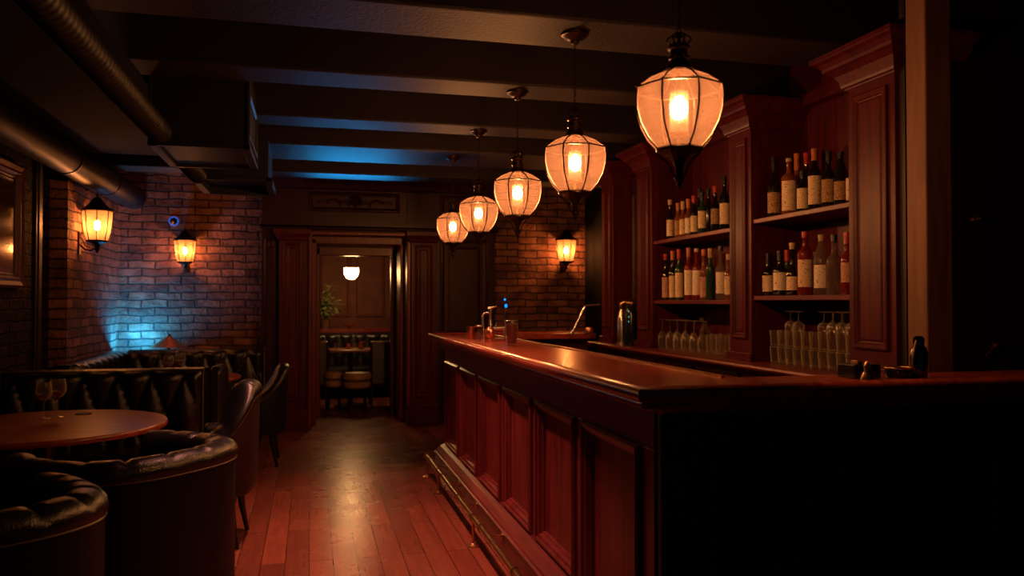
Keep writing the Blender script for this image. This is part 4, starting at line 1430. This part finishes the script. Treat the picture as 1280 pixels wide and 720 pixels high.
def tufted(mb, x0, x1, z0, z1, yf, depth=0.045, cw=0.17, chh=0.20, along='x', sgn=-1):
    """diamond tufted padding; bulges towards sgn along the other axis"""
    nu = int((x1 - x0) / 0.016)
    nv = int((z1 - z0) / 0.016)

    def fn(a, b):
        p = x0 + (x1 - x0) * a
        z = z0 + (z1 - z0) * b
        s = p / cw
        t_ = (z1 - z) / chh
        g = abs(sin(pi * (s + t_) / 1.0)) * abs(sin(pi * (s - t_) / 1.0))
        d = depth * (g ** 0.33)
        edge = min(1, (1 - b) / 0.12)
        roll = sqrt(max(0, 1 - (1 - edge) ** 2))
        e2 = min(1, min(a, 1 - a) * (x1 - x0) / 0.06)
        r2 = sqrt(max(0, 1 - (1 - e2) ** 2))
        d = (d + 0.03) * (0.15 + 0.85 * roll) * (0.2 + 0.8 * r2)
        q = yf + sgn * d
        return (p, q, z) if along == 'x' else (q, p, z)
    mb.grid(fn, nu, nv)


def buttons(mb, x0, x1, z0, z1, yf, cw, chh, along='x', sgn=-1):
    i0, i1 = int(x0 / cw * 2) - 1, int(x1 / cw * 2) + 1
    for i in range(i0, i1 + 1):
        for j in range(0, int((z1 - z0) / chh * 2) + 1):
            if (i + j) % 2:
                continue
            p, z = i * cw / 2, z1 - j * chh / 2
            if x0 + 0.05 < p < x1 - 0.05 and z0 + 0.03 < z < z1 - 0.05:
                c = (p, yf + sgn * 0.03, z) if along == 'x' else (yf + sgn * 0.03, p, z)
                mb.lathe([(0, -0.009), (0.009, 0), (0, 0.009)], c, 8)


def bench(name, label, x0, x1, yback, facing, h, seat=0.44, depth=0.55, th=0.16, tuft=True, ends=True, group=None):
    """facing -1: sits towards the camera (-y)"""
    root = thing(name, label, 'banquette', (0, 0, 0), 0, group)
    s = facing
    yb2 = yback - s * th
    a, b = sorted((yback, yb2))
    # back core with rounded top
    core = MB()
    n = 10
    pr_ = [(a, 0.06)]
    for k in range(n + 1):
        t_ = pi * k / n
        pr_.append(((a + b) / 2 - (b - a) / 2 * cos(t_), h - 0.05 + 0.05 * sin(t_)))
    pr_.append((b, 0.06))
    m_ = len(pr_)
    vs_ = [(x, y, z) for x in (x0, x1) for y, z in pr_]
    fs = [(i, (i + 1) % m_, m_ + (i + 1) % m_, m_ + i) for i in range(m_)] + [tuple(range(m_)), tuple(range(m_, 2 * m_))]
    core.add(vs_, fs)
    core.build('back_frame', M['leather'], root, smooth=40)
    tf = MB()
    tufted(tf, x0 + 0.01, x1 - 0.01, seat - 0.02, h - 0.012, yback, 0.05, 0.21, 0.62, 'x', s)
    tb = tf.build('tufted_back', M['leather'], root, smooth=70)
    bt = MB()
    buttons(bt, x0, x1, seat, h, yback, 0.21, 0.62, 'x', s)
    if bt.v:
        bt.build('buttons', M['leather'], tb, smooth=60)
    ya, yb = sorted((yback + s * 0.03, yback + s * depth))
    cu_ = MB().box(x0 + 0.01, x1 - 0.01, ya, yb, seat - 0.13, seat)
    cu_.build('seat_cushion', M['leather'], root, bevel=0.03)
    ya, yb = sorted((yback, yback + s * (depth - 0.04)))
    MB().box(x0 + 0.02, x1 - 0.02, ya, yb, 0.0, seat - 0.13).build('base', M['black_matte'], root, bevel=0.006)
    if ends:
        pp = MB()
        for x in ((x1,) if ends == 'right' else (x0, x1)):
            pts = [(x, yback + s * 0.012, 0.3), (x, yback + s * 0.012, h - 0.06), (x, yback - s * 0.01, h - 0.02), (x, yback - s * 0.06, h + 0.001), (x, yb2 + s * 0.03, h - 0.01)]
            pp.tube(pts, 0.005, 6)
        pp.build('piping', M['piping'], root, smooth=60)
    return root


bench('banquette', 'tufted black leather banquette behind the nearer round table', -1.97, -0.72, 5.92, -1, 0.935, depth=0.46, ends='right', th=0.13)
b2 = bench('banquette', 'black leather bench back-to-back with the nearer banquette', -1.97, -0.70, 6.19, 1, 0.93, depth=0.55, th=0.12, ends=False)
m = MB()
pr_ = [(6.08, 0.05), (6.08, 0.90), (6.12, 0.93), (6.5, 0.925), (6.62, 0.90), (6.68, 0.82), (6.70, 0.60), (6.72, 0.05)]
vs_ = [(x, y, z) for x in (-0.70, -0.62) for y, z in pr_]
q = len(pr_)
m.add(vs_, [(i, (i + 1) % q, q + (i + 1) % q, q + i) for i in range(q)] + [tuple(range(q)), tuple(range(q, 2 * q))])
m.build('end_wing', M['leather'], b2, bevel=0.02)
bF = bench('banquette', 'long tufted leather banquette below the blue-lit brick wall', -1.77, -0.46, 8.70, -1, 0.915, depth=0.52, th=0.15, ends='right')
# side run along the left wall
sr = MB()
tufted(sr, 7.05, 8.84, 0.42, 0.90, -1.84, 0.05, 0.21, 0.62, 'y', 1)
sw = thing('banquette', 'tufted leather side bench along the brick side wall', 'banquette')
sr.build('tufted_back', M['leather'], sw, smooth=70)
MB().box(-1.99, -1.83, 7.05, 8.86, 0.05, 0.90).build('back_frame', M['leather'], sw, bevel=0.03)
MB().box(-1.82, -1.42, 7.07, 8.14, 0.31, 0.44).build('seat_cushion', M['leather'], sw, bevel=0.03)
MB().box(-1.82, -1.46, 7.09, 8.14, 0.0, 0.31).build('base', M['black_matte'], sw)


def round_table(name, label, x, y, R, h=0.75, top='table_wood'):
    root = thing(name, label, 'table', (x, y, 0))
    MB().lathe([(0, h - 0.034), (R - 0.03, h - 0.034), (R - 0.006, h - 0.030), (R, h - 0.020), (R, h - 0.010), (R - 0.008, h), (0, h)], seg=72, cap=False).build('table_top', M[top], root, smooth=40)
    MB().lathe([(0, 0.03), (0.05, 0.03), (0.06, 0.06), (0.04, 0.12), (0.035, 0.5), (0.05, 0.62), (0.09, 0.68), (0.16, h - 0.034), (0, h - 0.034)], seg=24, cap=False).build('pedestal', M['black'], root, smooth=40)
    MB().lathe([(0, 0), (0.26, 0), (0.26, 0.012), (0.10, 0.035), (0, 0.04)], seg=32, cap=False).build('foot', M['black'], root, smooth=40)
    return root


round_table('round_table', 'nearer round polished wooden table holding two wine glasses', -1.36, 4.72, 0.60)
round_table('round_table', 'farther round wooden booth table, mostly hidden behind seats', -1.06, 7.45, 0.47)


def wine_glass(loc, label, h=0.175, R=0.040, group='wine glasses on the tables', level=0.34):
    root = thing('wine_glass', label, 'wine glass', loc, 0, group)
    MB().lathe(wine_profile(h, R, 0.034, 0.50), seg=24, cap=False).build('glass', M['glass'], root, smooth=50)
    hb = h * 0.5
    MB().lathe([(0, hb + 0.005), (R * 0.58, hb + 0.010 + 0.10 * (h - hb)), (R * 0.90, hb + 0.30 * (h - hb)), (R * 0.93, hb + level * (h - hb)), (0, hb + level * (h - hb))], seg=20, cap=False).build('drink', M['wine'], root, smooth=50)
    return root


def on_table(u, v, h=0.75):
    z = 1000.0 * (EYE - h) / (v - HORIZON)
    x, y = at(u, z)
    return (x, y, h)


wine_glass(on_table(56, 523.5), 'wine glass on the near table, the one with the lower rim', 0.205, 0.042)
wine_glass(on_table(73.5, 521), 'taller-standing wine glass of the pair on the near table', 0.215, 0.044)
for (u, z, hh, lb) in ((211, 6.85, 0.185, 'shorter wine glass on the farther booth table'), (226, 6.95, 0.205, 'taller wine glass on the farther booth table')):
    x, y = at(u, z)
    o_ = wine_glass((x, y, 0.75), lb, hh, 0.045)
pc = on_table(79, 521)
x_, y_, _ = on_table(66, 519)
tag(MB().lathe([(0, 0), (0.045, 0), (0.045, 0.004), (0, 0.005)], seg=24, cap=False).build('coaster', M['black'], smooth=40, loc=(x_ + 0.16, y_ + 0.02, 0.75)),
    'flat dark coaster beside the two near wine glasses', 'coaster')

# copper cone lamp on a ledge behind the far banquette
struct(MB().box(XL, -0.53, 8.87, YB, 0, 0.86), 'trim_7', M['dark_wood'], 'dark ledge between far banquette and brick wall', 'ledge', bevel=0.006)
lx, ly = at(208, 8.25)
cl = thing('cone_lamp', 'unlit copper cone-shaded lamp behind the far banquette', 'table lamp', (lx, 9.05, 0.86))
cl.scale = (1.2, 1.2, 1.0)
MB().lathe([(0, 0), (0.05, 0), (0.05, 0.01), (0.010, 0.018), (0.008, 0.10), (0, 0.10)], seg=20, cap=False).build('base', M['black'], cl, smooth=40)
MB().lathe([(0.155, 0.065), (0.150, 0.068), (0.030, 0.165), (0.016, 0.178), (0.018, 0.19), (0.010, 0.20), (0, 0.20)], seg=32, cap=False).lathe([(0.150, 0.066), (0.02, 0.16)], seg=32, cap=False).build('shade', M['copper'], cl, smooth=40)

# ---- picture on the left wall
pf = thing('framed_picture', 'dark glazed picture in a moulded wooden frame on side wall', 'picture')
py0, py1 = 5.66, 6.76
MB().ring((XL - 0.14, py0, 1.50), (0, 1, 0), (0, 0, 1), (1, 0, 0), py1 - py0, 0.92, [(0, 0), (0, 0.03), (0.02, 0.045), (0.05, 0.035), (0.07, 0.04), (0.085, 0.02), (0.10, 0.022), (0.11, 0.012)], fill=False).build('frame', M['shelf_wood'], pf)
MB().box(XL - 0.139, XL - 0.126, py0 + 0.1, py1 - 0.1, 1.60, 2.30).build('picture', M['picture_glass'], pf)

# ---- ducts
du = thing('air_duct_box', 'hanging rectangular metal duct box below the ceiling', 'duct')
m = MB().box(-0.88, -0.36, 4.88, 5.62, 2.30, 2.80)
m.build('box', M['steel_dark'], du, bevel=0.006)
ff = MB()
ff.box(-0.895, -0.85, 4.86, 5.64, 2.285, 2.31)
ff.box(-0.39, -0.345, 4.86, 5.64, 2.285, 2.31)
ff.box(-0.895, -0.345, 4.86, 4.895, 2.285, 2.31)
ff.box(-0.895, -0.345, 5.605, 5.64, 2.285, 2.31)
ff.ring((-0.36, 4.92, 2.36), (0, 1, 0), (0, 0, 1), (1, 0, 0), 0.68, 0.28, [(0, 0), (0, 0.012), (0.02, 0.014), (0.03, 0.002)], fill=False)
for x in (-0.885, -0.355):
    for y in (4.875, 5.625):
        ff.box(x - 0.008, x + 0.008, y - 0.01, y + 0.01, 2.29, 2.80)
ff.build('flange', M['steel_dark'], du, bevel=0.003)
for x in (-0.84, -0.40):
    for y in (5.0, 5.5):
        MB().tube([(x, y, 2.80), (x, y, CEIL)], 0.006, 6).build('hanger_rod', M['steel_dark'], du)
rp = thing('spiral_duct', 'ribbed round duct running on past the hanging box', 'duct')
m = MB()
pts, rs = [], []
yy = 5.64
while yy < 6.42:
    pts += [(-0.83, yy, 2.36), (-0.83, yy + 0.03, 2.36), (-0.83, yy + 0.04, 2.36)]
    rs += [0.062, 0.062, 0.068]
    yy += 0.05
m.tube(pts, rs, 16)
m.build('pipe', M['steel_dark'], rp, smooth=30)
d2 = thing('air_duct_box', 'second open-framed duct box catching blue light', 'duct')
MB().box(-0.84, -0.32, 6.48, 7.10, 2.36, 2.66).build('box', M['steel_dark'], d2, bevel=0.005)
ff = MB()
ff.box(-0.86, -0.81, 6.46, 7.14, 2.30, 2.36)
ff.box(-0.34, -0.29, 6.46, 7.14, 2.30, 2.36)
ff.box(-0.86, -0.29, 6.46, 6.50, 2.33, 2.36)
ff.box(-0.86, -0.29, 7.08, 7.14, 2.30, 2.36)
ff.build('flange', M['steel_dark'], d2, bevel=0.003)
hg = MB()
for x in (-0.80, -0.38):
    hg.box(x - 0.02, x + 0.02, 6.7, 6.9, 2.655, 2.662)
hg.build('mounting_plate', M['steel_dark'], d2)
r0 = thing('spiral_duct', 'ribbed round duct leading up to the hanging box', 'duct')
m = MB()
pts, rs = [], []
yy = 2.2
while yy < 4.82:
    pts += [(-0.83, yy, 2.36), (-0.83, yy + 0.03, 2.36), (-0.83, yy + 0.04, 2.36)]
    rs += [0.062, 0.062, 0.068]
    yy += 0.05
m.tube(pts, rs, 16)
m.build('pipe', M['steel_dark'], r0, smooth=30)
wp = thing('wall_pipe', 'fat round pipe high along the brick side wall', 'pipe')
m = MB().tube([(XL + 0.14, 1.0, 2.525), (XL + 0.14, YB - 0.0, 2.525)], 0.125, 24)
m.build('pipe', M['steel_dark'], wp, smooth=50)
for y in (2.45, 4.64, 6.9, 8.2):
    m = MB()
    m.tube([(XL + 0.14, y - 0.02, 2.525), (XL + 0.14, y + 0.02, 2.525)], 0.131, 24)
    m.box(XL + 0.14, XL + 0.16, y - 0.012, y + 0.012, 2.64, BEAM)
    m.build('clamp', M['iron'], wp, smooth=50)

# ================================================================== THE ROOM BEYOND THE DOORWAY
zl = 11.6
lx, ly = at(439, zl)
pb = thing('bowl_pendant', 'small glowing bowl lamp hanging in the room beyond', 'pendant lamp', (lx, ly, 1.82))
MB().lathe([(0.0, -0.098), (0.04, -0.092), (0.075, -0.065), (0.098, -0.02), (0.105, 0.03), (0.105, 0.065), (0, 0.065)], seg=28, cap=False).build('bowl', M['bowl'], pb, smooth=50)
MB().lathe([(0, 0.066), (0.09, 0.066), (0.08, 0.08), (0.015, 0.095), (0.004, 0.12), (0.004, 2.70 - 1.82 - 0.02), (0.04, 2.70 - 1.82), (0, 2.70 - 1.82)], seg=16, cap=False).build('stem', M['iron'], pb, smooth=40)
bench('banquette', 'tufted banquette against the far wall of the next room', -0.4, 1.9, 12.35, -1, 0.92, depth=0.55, th=0.12, ends=False)
struct(MB().box(-0.6, 2.2, 12.5, 12.75, 0, 0.96).box(-0.6, 2.2, 12.46, 12.78, 0.93, 0.985), 'trim_8', M['mahogany_along'], 'wooden ledge behind the banquette in the next room', 'ledge')
tl = thing('table_lamp', 'small copper shaded lamp on the next room ledge', 'table lamp', (at(439, 11.95)[0], 12.60, 0.985))
MB().lathe([(0, 0), (0.04, 0), (0.02, 0.012), (0.012, 0.04), (0, 0.05)], seg=16, cap=False).build('base', M['copper'], tl, smooth=40)
MB().lathe([(0.05, 0.035), (0.085, 0.05), (0.095, 0.075), (0.07, 0.09), (0, 0.094)], seg=20, cap=False).build('shade', M['copper'], tl, smooth=40)
x, y = at(438.5, 10.75)
ft = thing('dining_table', 'small dark table laid with glassware in the next room', 'table', (x, y, 0))
MB().box(-0.28, 0.28, -0.28, 0.28, 0.735, 0.765).build('table_top', M['table_wood'], ft, bevel=0.005)
MB().lathe([(0, 0), (0.22, 0), (0.22, 0.015), (0.03, 0.04), (0.03, 0.735), (0, 0.735)], seg=20, cap=False).build('pedestal', M['black'], ft, smooth=40)
for u_, dy, h_, nm, lb, mt in ((420, -0.1, 0.09, 'tumbler', 'single tumbler at one end of the next room table', 'glass'), (436, 0.0, 0.07, 'copper_pot', 'little copper pot centred on the next room table', 'copper'),
                               (445, -0.08, 0.075, 'tumbler', 'tumbler between the two copper pots in the next room', 'glass'), (452, -0.05, 0.10, 'copper_pot', 'taller copper pot on the next room table', 'copper')):
    xx, _y = at(u_, 10.7)
    tag(MB().lathe([(0, 0), (0.028, 0), (0.036, 0.02), (0.03, h_ * 0.8), (0.034, h_), (0.030, h_), (0.026, 0.02), (0, 0.01)], seg=16, cap=False).build(nm, M[mt], smooth=40, loc=(xx, y + dy, 0.765)), lb, 'tableware')


def side_chair(label, x, y, rot, w=0.42, h=0.90):
    r = thing('dining_chair', label, 'chair', (x, y, 0), rot)
    MB().box(-w / 2, w / 2, -0.04, 0.04, 0.30, h).build('backrest', M['leather'], r, bevel=0.03)
    MB().box(-w / 2, w / 2, 0.0, 0.42, 0.36, 0.47).build('seat', M['leather'], r, bevel=0.03)
    MB().tube([(-w / 2 + 0.02, -0.042, h - 0.015), (w / 2 - 0.02, -0.042, h - 0.015)], 0.012, 8).build('top_rail', M['leather_tan'], r, smooth=50)
    for sx_ in (-1, 1):
        MB().tube([(sx_ * (w / 2 - 0.03), 0.0, 0.36), (sx_ * (w / 2 - 0.02), -0.02, 0)], [0.022, 0.014], 8).build('leg', M['black'], r)
        MB().tube([(sx_ * (w / 2 - 0.03), 0.38, 0.36), (sx_ * (w / 2 - 0.02), 0.39, 0)], [0.022, 0.014], 8).build('leg', M['black'], r)
    return r


x, y = at(484, 10.55)
side_chair('broad dark dining chair at the bar side of the next room table', x + 0.0, y, 0, 0.44, 0.885)
x, y = at(399, 10.4)
side_chair('dark dining chair at the booth side of the next room table', x - 0.08, y, 0, 0.40, 0.885)


def stool(label, x, y, R):
    r = thing('round_stool', label, 'stool', (x, y, 0))
    MB().lathe([(0, 0.40), (R - 0.02, 0.40), (R, 0.42), (R, 0.47), (R - 0.02, 0.495), (0, 0.51)], seg=32, cap=False).build('seat', M['leather_tan'], r, smooth=40)
    MB().lathe([(0, 0.30), (R - 0.03, 0.30), (R - 0.01, 0.32), (R - 0.01, 0.38), (0, 0.40)], seg=32, cap=False).build('apron', M['leather_tan'], r, smooth=40)
    for k in range(4):
        a = pi / 4 + pi / 2 * k
        MB().tube([(R * 0.7 * cos(a), R * 0.7 * sin(a), 0.31), (R * 0.85 * cos(a), R * 0.85 * sin(a), 0)], [0.02, 0.013], 8).build('leg', M['black'], r)
    return r


x, y = at(452, 10.35)
stool('tan round stool tucked at the next room table', x - 0.06, y - 0.09, 0.18)
x, y = at(418, 10.35)
stool('smaller tan round stool near the booth-side dining chair', x - 0.0, y + 0.02, 0.12)

# potted plant
px, py = -0.02 + 0.22, 12.1
px, py = at(402, 11.95)[0] + 0.05, 12.62
pp = thing('potted_plant', 'leafy green potted plant on the next room ledge', 'plant', (px, py, 0.985))
MB().lathe([(0, 0), (0.06, 0), (0.085, 0.13), (0.09, 0.14), (0.08, 0.14), (0, 0.12)], seg=20, cap=False).build('pot', M['pot'], pp, smooth=40)
st_, lf = MB(), MB()
rnd = random.Random(3)
for k in range(26):
    a = rnd.uniform(0, 2 * pi)
    rr = rnd.uniform(0.05, 0.26)
    hh = rnd.uniform(0.25, 0.72)
    tip = Vector((rr * cos(a) + 0.06, rr * sin(a) * 0.6, hh))
    mid = Vector((rr * 0.3 * cos(a), rr * 0.3 * sin(a) * 0.6, hh * 0.7))
    st_.tube([(0, 0, 0.12), mid, tip], [0.005, 0.004, 0.002], 5)
    for j in range(5):
        c0 = mid.lerp(tip, rnd.uniform(0.2, 1.0))
        d = Vector((rnd.uniform(-1, 1), rnd.uniform(-1, 0.4), rnd.uniform(-0.7, 0.5))).normalized()
        s_ = d.cross(Vector((0, 0, 1))).normalized()
        L_, w_ = rnd.uniform(0.07, 0.12), rnd.uniform(0.018, 0.03)
        n_ = d.cross(s_)
        lf.add([c0, c0 + d * L_ * 0.45 + s_ * w_ + n_ * 0.008, c0 + d * L_, c0 + d * L_ * 0.45 - s_ * w_ + n_ * 0.008, c0 + d * L_ * 0.5 - n_ * 0.004],
               [(0, 1, 4), (1, 2, 4), (2, 3, 4), (3, 0, 4)])
st_.build('stems', M['leaf'], pp)
lf.build('foliage', M['leaf'], pp)


# ================================================================== HIDDEN HOUSE LIGHTS (in their fixtures)
def downlight(x, y, power, label, color=(1.0, 0.34, 0.22), size=68, aim=None):
    r = thing('recessed_downlight', label, 'ceiling light', (x, y, CEIL), 0, 'downlights tucked between the ceiling beams')
    MB().lathe([(0.055, 0.0), (0.062, -0.006), (0.045, -0.008), (0.042, 0.0)], seg=24, cap=False).build('trim_ring', M['brass'], r, smooth=40)
    L = bpy.data.lights.new('downlight_beam', 'SPOT')
    L.energy = power
    L.color = color
    L.spot_size = radians(size)
    L.spot_blend = 0.7
    L.shadow_soft_size = 0.03
    lo = bpy.data.objects.new('beam', L)
    col.objects.link(lo)
    lo.parent = r
    lo.location = (0, 0, -0.012)
    if aim:
        d = Vector(aim) - Vector((x, y, CEIL))
        lo.rotation_euler = d.to_track_quat('-Z', 'Y').to_euler()
    return r


downlight(0.10, 4.14, DOWN, 'downlight between the beams of the second and third lanterns', aim=(0.45, 4.1, 0))
downlight(0.10, 5.22, DOWN * 0.8, 'downlight between the beams of the third and fourth lanterns', aim=(0.5, 5.3, 0))
downlight(0.30, 3.05, DOWN * 0.45, 'downlight between the beams of the first and second lanterns', aim=(0.45, 3.4, 0), size=46)


def blue_fixture(loc, power, label, size, aim, spread):
    r = thing('blue_uplight', label, 'uplight', loc)
    MB().box(-size[0] / 2, size[0] / 2, -size[1] / 2, size[1] / 2, -0.022, -0.008).build('housing', M['black'], r, bevel=0.004)
    L = bpy.data.lights.new('blue_light', 'AREA')
    L.shape = 'RECTANGLE'
    L.size = size[0] * 0.9
    L.size_y = size[1] * 0.8
    L.energy = power
    L.color = (0.02, 0.42, 1.0)
    lo = bpy.data.objects.new('light_strip', L)
    col.objects.link(lo)
    lo.parent = r
    L.spread = radians(spread)
    lo.rotation_euler = Vector(aim).to_track_quat('-Z', 'Y').to_euler()
    return r


blue_fixture((-1.78, 9.14, 0.885), BLUE_FLOOR, 'blue uplight on the ledge in the brick corner', (0.16, 0.06), (-0.12, 0.35, 0.8), 170)
blue_fixture((0.45, 9.02, 2.254), BLUE_TOP, 'blue light strip lying on the cornice over the doorway', (0.9, 0.03), (0.0, -2.0, 0.5), 60)
struct(MB().box(-0.52, 2.08, 8.925, 8.94, 2.20, 2.262), 'trim_9', M['dark_wood'], 'raised lip along the cornice over the doorway', 'trim')  # added lip keeps the glowing strip out of view
